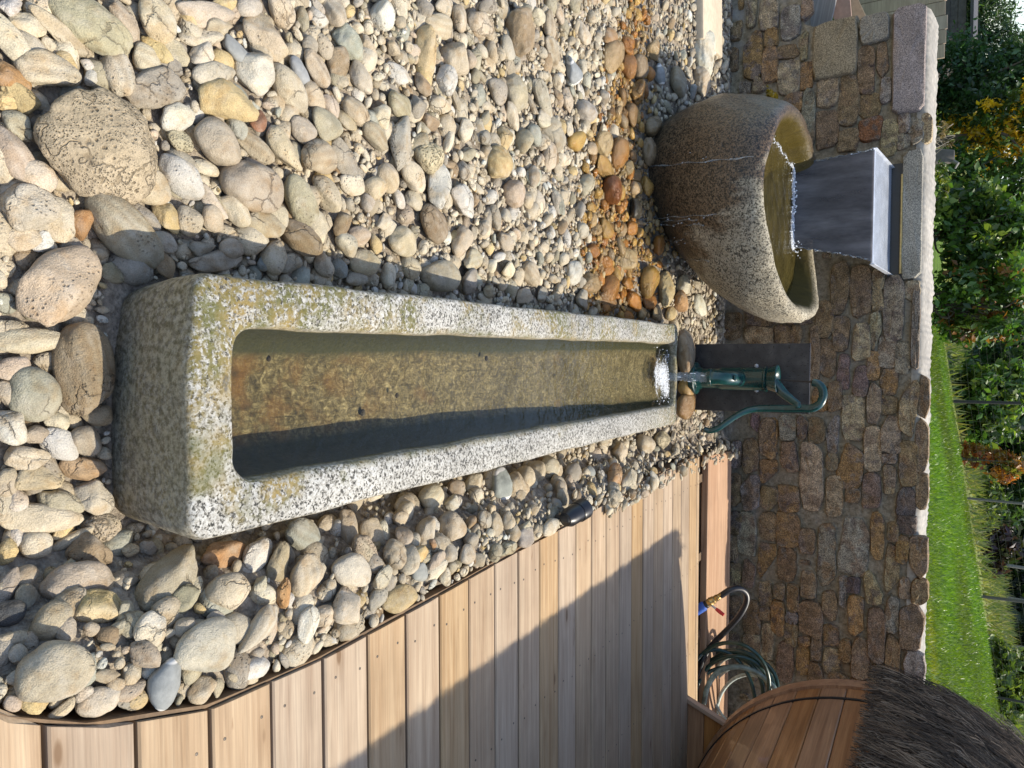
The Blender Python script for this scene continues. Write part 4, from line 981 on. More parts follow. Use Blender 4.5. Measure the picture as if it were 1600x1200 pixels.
# thatch: a dark underlay and a thick coat of heather stems lying down the curve
RTH = 1.0
V = []; Fc = []; na, nb_ = 60, 24
for i in range(na + 1):
    a = math.radians(2) + (math.pi - math.radians(4)) * i / na
    for j in range(nb_ + 1):
        y = .06 - (BL + .08) * j / nb_; r = RTH + .012 * math.sin(a * 31 + j * 2.1) * math.sin(j * 3.3 + a * 7); V.append((r * math.cos(a), y, r * math.sin(a)))
for i in range(na):
    for j in range(nb_): Fc.append((i * (nb_ + 1) + j, (i + 1) * (nb_ + 1) + j, (i + 1) * (nb_ + 1) + j + 1, i * (nb_ + 1) + j + 1))
mesh('thatch_underlay', V, Fc, m_simple('thatch_dark', (.035, .027, .022), .95, 0, .3, .8, 60), bar)
NB, PS = 6500, 8; r = R_                          # bundles of stems, each with its own lie and tone
ba = math.pi - np.abs(r.beta(1.0, 1.5, NB)) * math.radians(100) + .05; by_ = r.uniform(-BL, .075, NB); bw = r.normal(0, .16, NB); bl_ = r.uniform(.06, .17, NB); bt = r.uniform(.55, 1.5, NB); bh = r.uniform(0, .045, NB)
NSX = NB * PS; k_ = np.repeat(np.arange(NB), PS)
a = ba[k_] + r.normal(0, .018, NSX); y = by_[k_] + r.normal(0, .012, NSX); ln = bl_[k_] * r.uniform(.45, 1.25, NSX); wv = bw[k_] + r.normal(0, .26, NSX); h0_ = bh[k_] + r.uniform(0, .012, NSX)
w = r.uniform(.0015, .0032, NSX); V = np.zeros((NSX, 6, 3)); lift = r.uniform(-.002, .020, NSX); bend = r.normal(0, .022, NSX)
for k in range(6):                                # three stations, two sides: a bent flattened stem
    t = (k // 2) / 2; sd = -1 if k % 2 == 0 else 1; aa = a + t * ln / RTH; rr_ = RTH + h0_ + t * lift + sd * w * .25; yy = y + wv * ln * t + bend * math.sin(t * math.pi) + sd * w * (1 - .6 * t)
    V[:, k, 0] = rr_ * np.cos(aa); V[:, k, 2] = rr_ * np.sin(aa); V[:, k, 1] = yy
keep = V[:, :, 2].min(1) > -.045
V = V[keep]; n = len(V); base = np.arange(n)[:, None] * 6
Fq = np.concatenate([base + np.array([[0, 1, 3, 2]]), base + np.array([[2, 3, 5, 4]])])
pal = np.array([(.085, .058, .038), (.060, .041, .028), (.115, .080, .054), (.040, .030, .022), (.16, .12, .085)])
g = pal[r.randint(5, size=NB)][k_][keep] * (bt[k_][keep] * r.uniform(.6, 1.35, n))[:, None]
tag(mesh('thatch', V.reshape(-1, 3), Fq, MTH, bar, False, tint=np.repeat(g, 6, 0)), kind='stuff')

# ------------------------------------------------------------------ river stones
TC = dict(b=(.42, .365, .275), c=(.51, .46, .365), w=(.55, .53, .49), y=(.48, .375, .20), o=(.38, .225, .105), p=(.42, .35, .275), g=(.32, .29, .245),
          u=(.23, .245, .25), d=(.075, .08, .09), v=(.335, .305, .225), n=(.26, .195, .125), k=(.56, .48, .35), l=(.33, .335, .285), r=(.22, .12, .075))
CN = dict(b='beige', c='cream', w='whitish', y='yellowish', o='orange brown', p='pinkish tan', g='grey', u='blue grey', d='dark slate', v='olive grey', n='brown', k='porous tan', l='pale green grey', r='rust red')
# stones read off the photograph: crop corner, then centre, length, width, tilt and colour in crop pixels (3 per photo pixel)
TR = {
(0, 0): """475 690 560 470 35 k;40 190 260 120 85 c;50 30 110 70 0 w;130 110 150 110 30 c;305 155 330 110 52 b;415 125 385 225 45 v;600 130 220 100 70 b;730 90 200 175 80 c;880 60 110 90 60 y;970 70 320 110 20 p;1041 20 150 70 0 y;1170 30 150 100 0 g;1320 50 160 110 60 b;1025 120 175 95 5 b;955 175 225 85 20 c;1265 190 275 175 50 p;730 235 155 85 55 y;815 245 145 100 70 b;680 280 165 130 45 c;545 335 210 140 110 c;225 335 270 170 25 c;310 290 100 90 0 y;410 300 70 60 0 w;435 360 100 60 -25 w;955 250 145 105 0 c;1005 340 245 105 0 c;1100 230 170 85 55 u;1205 340 195 180 0 w;1355 420 240 135 65 b;745 410 335 160 0 g;1065 480 275 195 20 y;820 550 195 135 10 w;1013 675 240 235 45 b;1110 600 110 85 60 l;1215 560 135 85 -30 r;845 660 135 85 50 k;1200 690 205 95 50 b;1330 690 240 135 60 b;1420 605 150 115 30 g;860 830 240 150 50 w;690 860 230 165 40 b;962 790 155 75 35 c;1180 870 310 225 30 b;1400 940 235 145 65 v;1000 950 185 85 60 c;1100 980 175 115 70 c;780 1020 150 125 85 y;885 1030 125 140 0 b;640 1000 250 95 45 g;590 1100 430 215 55 v;115 975 275 215 20 c;50 365 190 125 50 o;100 450 170 130 60 y;40 700 270 150 85 p;160 830 180 150 40 c;380 1050 140 110 -60 o;195 1130 110 95 0 w;85 1130 180 120 0 b;85 590 150 110 60 l;195 580 95 75 0 n;1240 1060 225 125 10 v;1300 1010 125 95 40 c;1405 1115 225 145 45 n;1480 1065 160 125 80 c;760 1140 170 100 20 g;1000 1030 145 115 45 b;1090 1165 150 90 0 g;940 1165 160 85 0 g;290 1100 85 70 -30 o;1405 335 140 90 60 u;30 470 110 90 0 y;550 860 90 75 -50 b;700 790 90 60 20 c""",
(400, 0): """360 50 135 100 80 c;290 30 85 45 80 g;590 70 125 110 45 w;430 190 185 120 55 l;390 285 145 110 -50 n;290 325 195 100 50 b;490 365 155 110 75 c;250 215 95 80 0 g;320 220 135 80 60 b;400 375 80 65 0 b;470 520 165 110 60 p;275 455 145 95 60 b;350 500 115 75 60 p;425 570 115 85 50 y;560 640 165 95 45 b;330 590 180 130 45 v;590 545 115 100 60 c;682 650 280 135 -60 g;675 490 155 110 40 v;755 500 105 80 -60 g;800 250 260 100 -72 y;780 400 110 75 70 n;865 125 195 100 20 b;940 270 160 135 80 p;955 85 95 115 0 b;1050 115 135 100 45 b;1245 165 225 140 80 n;1180 230 115 75 70 c;1090 30 120 70 0 g;880 20 135 75 0 b;790 40 85 80 60 g;1322 70 85 60 80 c;1375 100 155 75 -70 b;1420 60 95 55 80 p;1130 420 125 95 60 g;1225 440 175 110 75 b;1345 460 225 80 60 v;1290 490 140 32 80 g;1460 470 105 70 80 p;1485 330 110 95 60 u;1385 250 145 70 80 b;936 460 125 42 88 b;815 570 95 80 0 n;977 620 112 110 0 c;1070 650 95 85 0 g;1165 650 90 90 40 y;1140 778 165 135 50 y;815 740 160 140 30 k;735 828 145 122 30 c;860 870 215 122 -60 w;975 945 205 120 50 w;622 830 135 112 60 b;560 880 135 110 0 b;840 1050 215 150 40 n;700 1120 195 150 0 b;965 1120 175 100 -50 p;670 935 95 65 80 w;735 940 105 80 70 b;525 950 90 75 60 g;412 750 205 115 75 g;290 745 185 160 0 b;335 910 185 122 60 b;452 862 135 100 0 c;405 1050 145 80 -30 n;480 1110 115 90 0 p;430 1145 145 110 30 c;1210 900 130 112 60 p;1268 930 95 65 60 b;1322 945 95 62 80 c;1302 830 92 90 0 l;1412 940 120 52 85 g;1122 1020 115 62 80 g;1170 1130 110 75 60 b;600 1040 115 72 -20 c;1200 550 140 62 70 c;1380 730 130 80 80 b;1390 610 112 90 60 g;1350 560 110 75 30 c;650 230 95 72 0 b;520 215 100 82 60 p""",
(0, 400): """265 140 430 290 -30 p;150 388 315 125 -5 c;75 525 180 115 -20 p;152 652 255 210 65 l;385 530 390 280 75 n;460 742 155 100 0 n;50 645 150 110 60 b;270 770 115 100 0 c;45 790 205 140 45 w;400 862 150 140 60 g;282 890 200 135 20 w;120 940 205 135 -10 c;390 1000 205 125 10 o;190 1050 225 135 -10 c;430 1130 200 140 50 c;280 1160 195 112 20 v;70 1160 145 105 30 w;30 1060 140 115 -50 b;772 45 130 90 90 n;530 80 125 85 20 v;170 840 125 85 0 p;1020 20 300 100 0 g;1240 30 85 62 -50 u;1350 40 150 92 0 g;350 350 80 62 0 g""",
(400, 400): """320 40 115 100 60 b;390 60 90 80 70 u;512 30 175 112 0 b;862 95 215 140 10 v;1000 120 122 112 30 g;725 50 115 100 70 b;480 105 140 62 0 g;1060 90 82 62 20 c;1010 20 145 92 -10 c;1180 70 132 82 0 c;1095 165 85 62 0 v;1260 185 115 65 -10 b;1340 180 85 65 0 g;1290 80 112 70 50 y;700 1172 135 95 -20 b;820 1140 155 120 -40 c;940 1092 95 82 0 n;1022 1075 125 90 -50 b;1140 1070 155 118 60 u;1222 1080 132 110 70 b;1310 1012 115 110 30 b;925 1160 85 80 0 w;1372 1000 135 110 0 c;1440 1100 85 62 80 b""",
(800, 400): """642 115 122 112 60 y;722 150 165 80 -65 y;540 20 110 82 80 c;460 150 112 90 -40 o;370 125 112 90 0 b;90 82 122 82 40 p;290 82 100 90 60 w;545 130 80 60 0 o;570 215 112 72 30 o;642 215 75 62 0 o;795 215 92 72 60 o;752 270 75 62 0 y;810 130 92 80 -60 c;880 230 105 62 60 w;330 200 102 90 0 g;462 215 145 75 20 n;680 265 85 72 0 n;815 450 210 78 -84 n;820 615 95 82 70 y;862 648 62 42 -40 n;812 712 132 80 86 n;505 920 105 92 0 b;490 1040 145 62 -70 o;560 1050 122 92 -50 c;620 882 95 90 0 b;710 862 95 82 0 k;372 1012 65 52 0 u;60 1050 142 122 0 b;200 1010 100 80 20 c;250 1140 120 70 40 b""",
(0, 800): """160 30 385 130 -12 c;175 145 135 132 0 c;75 120 100 82 60 w;40 190 122 90 70 y;300 85 115 72 -45 y;340 130 195 62 -45 b;480 80 165 135 0 k;420 180 215 150 15 n;350 330 345 190 -15 p;465 445 245 142 -10 y;115 310 135 102 -40 b;25 372 225 92 90 p;40 480 185 112 -30 d;240 515 200 150 -60 b;75 600 155 92 -20 b;310 552 112 100 70 p;120 400 112 90 80 v;258 760 315 275 -30 b;705 555 155 150 0 w;790 325 370 190 -58 v;845 430 215 112 -60 v;1042 200 245 115 -15 o;1200 212 195 130 -60 w;1305 260 225 92 80 v;1085 382 225 180 0 c;985 640 360 250 -20 c;1230 535 275 142 -75 c;1440 300 195 152 70 c;1440 125 260 145 22 l;775 838 225 162 60 u;680 670 155 112 40 b;1205 730 165 92 -35 w;1335 385 142 82 75 o;930 352 90 80 80 c;460 912 215 132 -30 c;610 840 155 82 -40 p;650 880 102 82 -30 y;160 952 165 92 0 y;290 950 125 62 -70 b;600 968 155 52 -5 g;960 830 155 112 -30 b;1140 810 175 62 -5 b;590 530 145 62 -35 v;600 460 102 82 0 v;500 770 125 62 -10 b;540 815 92 72 0 p;610 180 82 62 0 b;700 170 92 62 0 g;395 860 92 82 60 c;65 900 92 72 0 p;1440 520 170 122 80 w;435 555 82 62 0 b;90 670 92 82 0 b;80 770 102 82 -50 g;1020 850 82 62 80 b;870 540 102 92 0 g;1010 492 92 52 0 g;1225 345 82 80 0 c""",
(400, 800): """450 275 205 150 20 c;515 190 175 112 45 k;560 100 155 122 30 b;660 200 145 122 20 b;700 120 112 102 0 p;690 30 125 72 0 c;430 440 205 182 30 c;320 480 102 100 0 b;570 410 135 82 -60 g;680 410 205 122 -20 y;770 282 102 82 0 u;850 230 105 82 -40 p;810 92 152 122 70 b;930 70 135 130 0 b;905 190 102 82 0 g;990 200 92 90 0 b;770 200 92 82 0 y;840 155 72 52 0 o;890 310 92 62 70 c;920 260 65 62 0 b;1010 130 82 80 0 g;1080 40 112 82 0 g;590 310 145 92 -40 c;330 50 135 82 -20 p;440 80 172 102 75 b;1180 170 115 62 -20 v;1265 130 115 82 -20 g;1380 92 135 72 -25 c;1130 60 112 62 60 b;1270 70 82 52 0 c;1190 50 102 62 80 c""",
(800, 0): """330 150 112 62 80 c;475 260 145 102 -50 c;540 215 82 62 60 o;545 310 102 80 -60 o;460 170 82 72 0 o;600 320 112 72 80 g;590 430 102 82 -50 n;660 235 92 62 70 c;905 250 200 102 -70 w;780 380 122 82 60 g;850 430 82 32 85 u;690 350 92 52 80 u;890 380 112 92 60 c;800 530 72 62 0 g;740 600 72 62 0 g;660 590 102 92 0 g;500 700 165 92 -75 o;430 790 145 72 40 y;430 680 122 82 60 c;470 885 132 112 80 r;580 980 115 92 0 d;630 870 82 72 60 y;575 880 65 62 0 c;305 660 102 90 0 y;265 605 65 62 0 c;425 610 82 62 0 c;375 700 65 62 0 w;350 520 112 102 0 g;200 640 132 92 70 g;100 830 92 82 60 g;120 940 112 52 80 c;215 940 132 52 85 l;440 1070 92 62 80 y;330 1080 72 70 0 c;560 1070 82 62 0 o;690 1150 90 70 40 o;640 712 102 82 60 g;580 830 65 62 0 n;560 540 100 60 70 n"""}
def shape(level, r, ang):
    """a unit pebble: soft intersection of random half spaces, plus a little relief"""
    D = ICO[level][0]; k = r.randint(9, 15) if ang > .5 else r.randint(6, 10)
    N = r.normal(size=(k, 3)); N /= np.linalg.norm(N, axis=1)[:, None]; d = r.uniform(.60 if ang > .5 else .74, 1.05, k)
    p = 5 + 11 * ang
    s = (np.clip(D @ N.T, 0, None) / d) ** p
    rad = (s.sum(1) + (1 / 1.08) ** p) ** (-1 / p)
    V = D * rad[:, None]
    V *= (1 + (.055 + .045 * ang) * wob(D, 2.6, r.randint(1 << 30)) + (.018 + .03 * ang) * wob(D, 7, r.randint(1 << 30)))[:, None]
    if level > 3: V *= (1 + (.006 + .013 * ang) * wob(D, 19, r.randint(1 << 30)))[:, None]
    return V / np.abs(V).max(0)
def wetness(x, y):
    # the stones kept wet by the overflow: round the foot of the basin and a tongue towards the trough
    e1 = ((x + .82) / .62) ** 2 + ((y - 3.62) / .55) ** 2; e2 = ((x + 1.35) / .60) ** 2 + ((y - 3.62) / .30) ** 2; e3 = ((x + .48) / .24) ** 2 + ((y - 3.55) / .45) ** 2
    e4 = ((x + 1.95) / .45) ** 2 + ((y - 3.70) / .16) ** 2; rr = .45 * math.sin(x * 23 + y * 9) * math.sin(y * 31 - x * 7) + .35 * math.sin(x * 71 + 2) * math.sin(y * 83 + x * 13); e1 += rr; e2 += rr; e3 += rr
    return float(min(e1, e2, e3, e4) < 1)
FOOT = []                                          # footprints used when filling in
def in_trough(x, y, m=0):
    u = (x - .058) * math.cos(TY) + (y - .89) * math.sin(TY); v = -(x - .058) * math.sin(TY) + (y - .89) * math.cos(TY)
    return abs(u) < .255 + m and -.0 - m < v < L1 + m
def in_basin(x, y, m=0): return ((x + 1.24) / (.29 + m)) ** 2 + ((y - 4.3) / (.36 + m)) ** 2 < 1
STN = []                                           # (size on screen, spec)
for (ox, oy), txt in TR.items():
    for ln in txt.replace('\n', '').split(';'):
        cx, cy, Lg, Wd, an, ch = ln.split(); px, py = ox + float(cx) / 3, oy + float(cy) / 3; Lg, Wd, an = float(Lg) / 3, float(Wd) / 3, math.radians(float(an))
        zb = .1
        for _ in range(4):
            q = at_z(px, py, zb); dep = float((q - CAM) @ FW); hgt = .30 * Wd / F * dep
            zb = float(zbed(q[0], q[1])) + hgt * .45
        if ox == 800 and oy == 400 and 1050 < px < 1092 and 530 < py < 650: zb = .315; q = at_z(px, py, zb); dep = float((q - CAM) @ FW)
        if q[0] > deck_edge(q[1]) - .02 and q[1] > 3.0: zb = max(zb, DZ + .02); q = at_z(px, py, zb); dep = float((q - CAM) @ FW)
        sc = dep / F; th = math.atan2(CAM[2] - zb, math.hypot(q[0], q[1])); squash = min(1, math.sin(th) + .42 * math.cos(th))
        fwd = np.array([q[0], q[1]]) / math.hypot(q[0], q[1]); rgt = np.array([fwd[1], -fwd[0]])
        ux, uy = math.cos(an), math.sin(an)          # image x is up-range, image y is to the right
        va = (fwd * ux / squash + rgt * uy) * Lg / 2 * sc; vb = (-fwd * uy / squash + rgt * ux) * Wd / 2 * sc
        a_, b_2 = np.linalg.norm(va), np.linalg.norm(vb); rz = math.atan2(va[1], va[0])
        if b_2 > a_: a_, b_2 = b_2, a_; rz = math.atan2(vb[1], vb[0])
        STN.append([Lg * Wd, q[0], q[1], zb, a_, b_2, rz, ch, (px, py)])
SPECIAL = {(158, 230): ('big pitted porous sandstone boulder in the widest part of the bed', 'pitted boulder'), (88, 447): ('large pinkish orange boulder before the near end of the trough, half in its shade', 'pink orange boulder'),
 (128, 577): ('large brown rock close to the near end face of the trough', 'brown rock'), (197, 367): ('large flat olive grey stone by the lichened corner of the trough', 'flat olive stone'), (287, 277): ('white and blue veined stone beside the pitted boulder', 'veined white stone'),
 (155, 948): ('bright yellow rough stone between the trough and the curved deck edge', 'bright yellow stone'), (347, 867): ('orange stone touching the near corner of the trough on the deck side', 'orange corner stone'), (258, 1079): ('blue grey stone crossed by a thin white vein near the deck edge', 'blue grey veined stone'),
 (328, 1013): ('largest cream oval stone between the trough and the deck', 'large cream oval'), (86, 1053): ('big round beige stone near the curved deck edge', 'big round beige stone'), (263, 908): ('long speckled olive boulder leaning towards the trough corner', 'long olive boulder'),
 (480, 842): ('pale green grey stone against the deck side of the trough', 'pale green stone'), (235, 985): ('white stone with grey veins beside the long olive boulder', 'grey veined white stone'), (117, 910): ('smooth brown pink slab stone behind the bright yellow stone', 'brown pink slab stone'),
 (13, 960): ('dark slate stone at the very edge of the picture', 'dark slate stone'), (51, 617): ('flat round pale green stone before the near end of the trough', 'round pale green stone'), (627, 217): ('angular grey stone with a chipped pale lower edge in the gravel', 'angular grey stone'),
 (667, 83): ('long cream driftwood shaped stone in the gravel', 'driftwood shaped stone'), (713, 90): ('square shouldered pink stone in the gravel', 'square pink stone'), (815, 55): ('mossy brown stone in the far gravel', 'mossy brown stone'), (726, 207): ('striped cream pebble shaped like a walnut', 'walnut shaped pebble'),
 (780, 259): ('two tone yellow and orange stone in the gravel', 'two tone yellow stone'), (687, 290): ('long white pointed stone beside a smooth white oval', 'pointed white stone'), (725, 315): ('smooth white oval stone beside the pointed white one', 'white oval stone'), (672, 247): ('porous tan stone full of small holes in the gravel', 'holed tan stone'),
 (687, 432): ('pitted olive stone against the basin side of the trough', 'pitted olive stone'), (967, 233): ('glistening wet orange stone before the basin', 'wet orange stone'), (993, 327): ('dark blue black wet stone at the foot of the basin', 'blue black wet stone'), (1014, 438): ('round yellow wet stone between trough and basin', 'round yellow wet stone'),
 (1072, 550): ('long brown stone bridging the pump end of the trough', 'long brown end stone'), (1071, 637): ('dark wet brown stone on the pump end of the trough', 'dark brown end stone'), (1073, 605): ('yellow wet stone under the pump water', 'yellow stone under the pump'), (895, 110): ('square blue grey stone in the far gravel', 'square blue stone'),
 (1102, 83): ('craggy white stone at the foot of the wall', 'craggy white stone'), (138, 42): ('long olive grey stone at the border of the picture', 'long olive grey stone'), (422, 63): ('oval stone with pink and tan banding', 'banded oval stone'), (50, 529): ('long flat cream stone between the pink orange boulder and the brown rock', 'long flat cream stone'),
 (248, 137): ('long flat grey block beside the pitted boulder', 'flat grey block'), (355, 160): ('craggy yellow cream stone in the bed beyond the flat grey block', 'craggy yellow stone'), (957, 295): ('rust red wet stone before the basin', 'rust red wet stone'), (657, 894): ('blue grey stone near the long deck edge', 'blue stone by the deck'),
 (405, 187): ('small rust red stone beside the craggy yellow stone', 'small rust red stone'), (963, 747): ('orange stone standing by the deck edge behind the spotlight', 'orange stone by the spotlight'), (130, 733): ('glossy orange stone next to the brown rock', 'glossy orange stone')}
ANCH = [((890, 800), 'black spotlight'), ((560, 405), 'trough\'s basin side'), ((860, 470), 'trough\'s basin side'), ((1090, 500), 'steel plate'), ((1040, 700), 'pump lever'), ((700, 780), 'trough\'s deck side'), ((1095, 30), 'pale slab'), ((560, 960), 'long deck edge')]
ANCH += [(k, v[1]) for k, v in SPECIAL.items()]
def project(x, y, z):
    q = np.array([x, y, z]) - CAM; w = q @ FW; return 800 + F * (q @ UP) / w, 600 + F * (q @ RT) / w
LAB = []                                            # (object, label, px, py), resolved at the end
def label_for(px, py, ch, a_, b_2, wet):
    for (sx, sy), t in SPECIAL.items():
        if abs(sx - px) < 9 and abs(sy - py) < 9: return t[0]
    size = 'large' if a_ > .085 else ('middling' if a_ > .042 else 'small'); ar = a_ / b_2
    form = 'long' if ar > 1.75 else ('oval' if ar > 1.3 else 'round')
    k = min(ANCH, key=lambda t: (t[0][0] - px) ** 2 + (t[0][1] - py) ** 2)
    return f'{size} {form} {"wet " if wet else ""}{CN[ch]} stone near the {k[1]}'
def settle_labels():
    by = {}
    for t in LAB: by.setdefault(t[1], []).append(t)
    for lab, L in by.items():
        if len(L) == 1: L[0][0]['label'] = lab
        else:
            L.sort(key=lambda t: t[2])
            for i, t in enumerate(L):
                if len(L) == 2: w = ('left one', 'right one')[i]
                elif len(L) == 3: w = ('leftmost of three alike', 'middle one of three alike', 'rightmost of three alike')[i]
                else: w = ('leftmost', 'second from left', 'third from left', 'fourth from left', 'fifth from left', 'sixth from left', 'seventh from left', 'eighth from left')[min(i, 7)]
                t[0]['label'] = lab + ', ' + w
        for t in L:
            w = t[0]['label'].split(' ')
            t[0]['label'] = ' '.join(w[max(0, len(w) - 16):])
        for t in L: t[0]['category'] = 'stone'; t[0]['group'] = 'river stones lying in the bed'
def tint_of(ch, V, r, wet):
    c = np.array(TC[ch]) * np.array([1.05, 1.02, .93]) * r.uniform(.88, 1.12) * np.array([r.uniform(.97, 1.04), 1, r.uniform(.93, 1.06)])
    c2 = np.array(TC[r.choice(list('bcgvpy'))]) if ch not in 'dru' else c * 1.25
    t = np.clip(.5 + 1.3 * wob(V, 1.1, r.randint(1 << 30)), 0, 1)[:, None] * r.choice([.1, .22, .4])
    C = c * (1 - t) + c2 * t
    if wet:
        g = C.mean(1, keepdims=True); C = (C + (C - g) * .25) * np.array([.72, .61, .46])
    return np.clip(C, .01, .6)
def add_stone(px, py, x, y, z, a_, b_2, rz, ch, r, wet, level=4):
    porous = ch == 'k' or abs(px - 158) < 1 and abs(py - 230) < 1
    ang = r.choice([.05, .15, .3, .6, .9], p=[.08, .15, .22, .29, .26])
    if porous: ang = .35
    if ch in 'wy' and r.rand() < .4: ang = .8
    big = a_ > .1
    V = shape(5 if big else level, r, ang); D0 = V.copy()
    cz = b_2 * r.uniform(.55, .8)
    if porous: V = V * (1 + .03 * wob(V, 9, r.randint(1 << 30)) + .02 * wob(V, 24, r.randint(1 << 30)))[:, None]
    V = V * np.array([a_, b_2, cz])
    mat = MP if porous else (MVN if ch == 'u' and a_ > .03 else MS)
    o = mesh('river_stone', V, ICO[5 if big else level][1], mat, tint=tint_of(ch, D0, r, wet), wet=wet)
    o.location = (x, y, z); o.rotation_euler = (r.normal(0, .13), r.normal(0, .13), rz)
    if px == 0: px, py = project(x, y, z)
    LAB.append((o, label_for(px, py, ch, a_, b_2, wet), px, py)); FOOT.append((x, y, a_, b_2, rz))
    return o
NST = 0
for S_ in STN:
    _, x, y, z, a_, b_2, rz, ch, (px, py) = S_
    r = np.random.RandomState(int(px * 7 + py * 131)); wet = wetness(x, y) if y > 2.8 else 0.
    if 1050 < px < 1092 and 590 < py < 650: wet = 1.
    a_ *= 1.11; b_2 *= 1.13
    ex_ = x + max(b_2, abs(math.cos(rz)) * a_) * .95 - (float(deck_edge(y)) - .014)
    if ex_ > 0 and y < 3.0 and x < deck_edge(y) + .05: x -= ex_
    if y < 4 and in_trough(x, y, b_2 * .3) and not px > 1050:        # keep the trough clear
        u = (x - .058); s = -1 if u < 0 else 1
        if y > 1.0: x = .058 - (y - .89) * math.sin(TY) + s * (.262 + b_2 * .62)
        else: y = .89 - b_2 * .55
    if in_basin(x, y): continue
    if (round(px), round(py)) == (158, 230): ch = 'k'
    add_stone(px, py, x, y, z, a_, b_2, rz, ch, r, wet, 4 if a_ > .02 else 3); NST += 1

# fill between them: hash grid of footprints
cell = .12; GR = {}
def put(f):
    x, y, a_ = f[0], f[1], f[2]; k = int(a_ / cell) + 1
    for i in range(int(x // cell) - k, int(x // cell) + k + 1):
        for j in range(int(y // cell) - k, int(y // cell) + k + 1): GR.setdefault((i, j), []).append(f)
for f in FOOT: put(f)
def free(x, y, rad, slack):
    for fx, fy, fa, fb, rz in GR.get((int(x // cell), int(y // cell)), ()):
        dx, dy = x - fx, y - fy; c, s = math.cos(rz), math.sin(rz); u = dx * c + dy * s; v = -dx * s + dy * c
        if (u / (fa + rad * slack)) ** 2 + (v / (fb + rad * slack)) ** 2 < 1: return False
    return True
def in_bed(x, y, rad):
    if x > deck_edge(y) - .016 - rad * .5 and y < 3.0: return False
    if x > deck_edge(y) + .05: return False
    if y > 5.22 - rad or y < .3 or x < -3.6 or x < -.45 - y * .72 - .35: return False
    if in_trough(x, y, rad * .45) or in_basin(x, y, rad * .3): return False
    if x > -.27 and x < .14 and y > PY - .02: return y > PY + .05
    return True
MED, SML = [], []
PALm = 'bbbbbbcccccggvvpwynlbbcc'; PALs = 'bbbbbcccccccpgvwwybccbbb'; PALw = 'ooyyyynbbcgvoybbn'
tries = 0
for sz0, sz1, cnt, slack, lst in ((.030, .052, 420, .80, MED), (.020, .032, 1150, .78, MED), (.012, .021, 4600, .70, SML), (.006, .0125, 11000, .60, SML)):
    got = 0
    for _ in range(cnt * 5):
        y = .3 + 4.9 * rnd.random() ** (.8 if sz0 > .012 else 1.25); x = rnd.uniform(-.8 - .72 * y, .68)
        # big fillers only near the camera, fine gravel in the middle of the left bed
        if sz0 >= .03 and y > 2.2 and rnd.random() < .75: continue
        if sz0 < .012 and y > 3.4 and rnd.random() < .6: continue
        rad = rnd.uniform(sz0, sz1)
        if not in_bed(x, y, rad) or not free(x, y, rad, slack): continue
        f = (x, y, rad, rad * rnd.uniform(.48, .92), rnd.uniform(0, 3.14)); put(f); lst.append(f); got += 1
        if got >= cnt: break
# an under-layer, lying lower and half hidden by the stones above
UND = []; G2 = {}
for rad0, rad1, cnt in ((.028, .05, 900), (.016, .028, 2600)):
    got = 0
    for _ in range(cnt * 6):
        y = .3 + 3.4 * rnd.random() ** 1.1; x = rnd.uniform(-.8 - .72 * y, .68); rad = rnd.uniform(rad0, rad1)
        if not in_bed(x, y, rad): continue
        i0, j0 = int(x // .06), int(y // .06)
        if any((x - a) ** 2 + (y - b) ** 2 < ((rad + c) * .72) ** 2 for i in range(i0 - 1, i0 + 2) for j in range(j0 - 1, j0 + 2) for a, b, c in G2.get((i, j), ())): continue
        G2.setdefault((i0, j0), []).append((x, y, rad)); UND.append((x, y, rad, rad * rnd.uniform(.65, .9), rnd.uniform(0, 3.14))); got += 1
        if got >= cnt: break
# the largest fillers on screen become stones of their own, up to 300 in all
MED.sort(key=lambda f: -f[2] / max(.5, math.hypot(f[0], f[1])))
extra = max(0, 298 - NST)
for f in MED[:extra]:
    x, y, a_, b_2, rz = f; r = np.random.RandomState(int(abs(x) * 9e4 + y * 7e3)); wet = wetness(x, y); ch = r.choice(list(PALw if wet else PALm))
    add_stone(0, 0, x, y, float(zbed(x, y)) + b_2 * .25, a_, b_2, rz, ch, r, wet)
settle_labels()
def batch(name, lst, level, nvar, pal, dz=0.):
    VAR = [shape(level, np.random.RandomState(500 + i), [.25, .5, .8, .95][i % 4]) for i in range(nvar)]; IFc = ICO[level][1]; nv = len(VAR[0])
    Vs = np.zeros((len(lst), nv, 3), np.float32); T = np.zeros((len(lst), nv, 3), np.float32); Wt = np.zeros((len(lst), nv), np.float32)
    r = np.random.RandomState(77)
    for i, (x, y, a_, b_2, rz) in enumerate(lst):
        V = VAR[r.randint(nvar)] * np.array([a_, b_2, b_2 * r.uniform(.55, .9)]) * 1.08
        t1, t2 = r.normal(0, .25, 2); c, s = math.cos(t1), math.sin(t1); V = V @ np.array([[1, 0, 0], [0, c, s], [0, -s, c]])
        c, s = math.cos(t2), math.sin(t2); V = V @ np.array([[c, 0, -s], [0, 1, 0], [s, 0, c]]); c, s = math.cos(rz), math.sin(rz); V = V @ np.array([[c, s, 0], [-s, c, 0], [0, 0, 1]])
        w = wetness(x, y); ch = r.choice(list(PALw if w else pal)); col = np.array(TC[ch]) * np.array([1.06, 1.025, .94]) * r.uniform(.82, 1.15)
        if w: g = col.mean(); col = (col + (col - g) * .25) * np.array([.72, .61, .46])
        Vs[i] = V + np.array([x, y, float(zbed(x, y)) + b_2 * r.uniform(.0, .35) - dz]); T[i] = np.clip(col, .01, .6); Wt[i] = w
    Fc = (IFc[None] + (np.arange(len(lst)) * nv)[:, None, None]).reshape(-1, 3)
    return tag(mesh(name, Vs.reshape(-1, 3), Fc, MS, tint=T.reshape(-1, 3), wet=Wt.ravel()), kind='stuff')
batch('pebbles', MED[extra:], 3, 40, PALm)
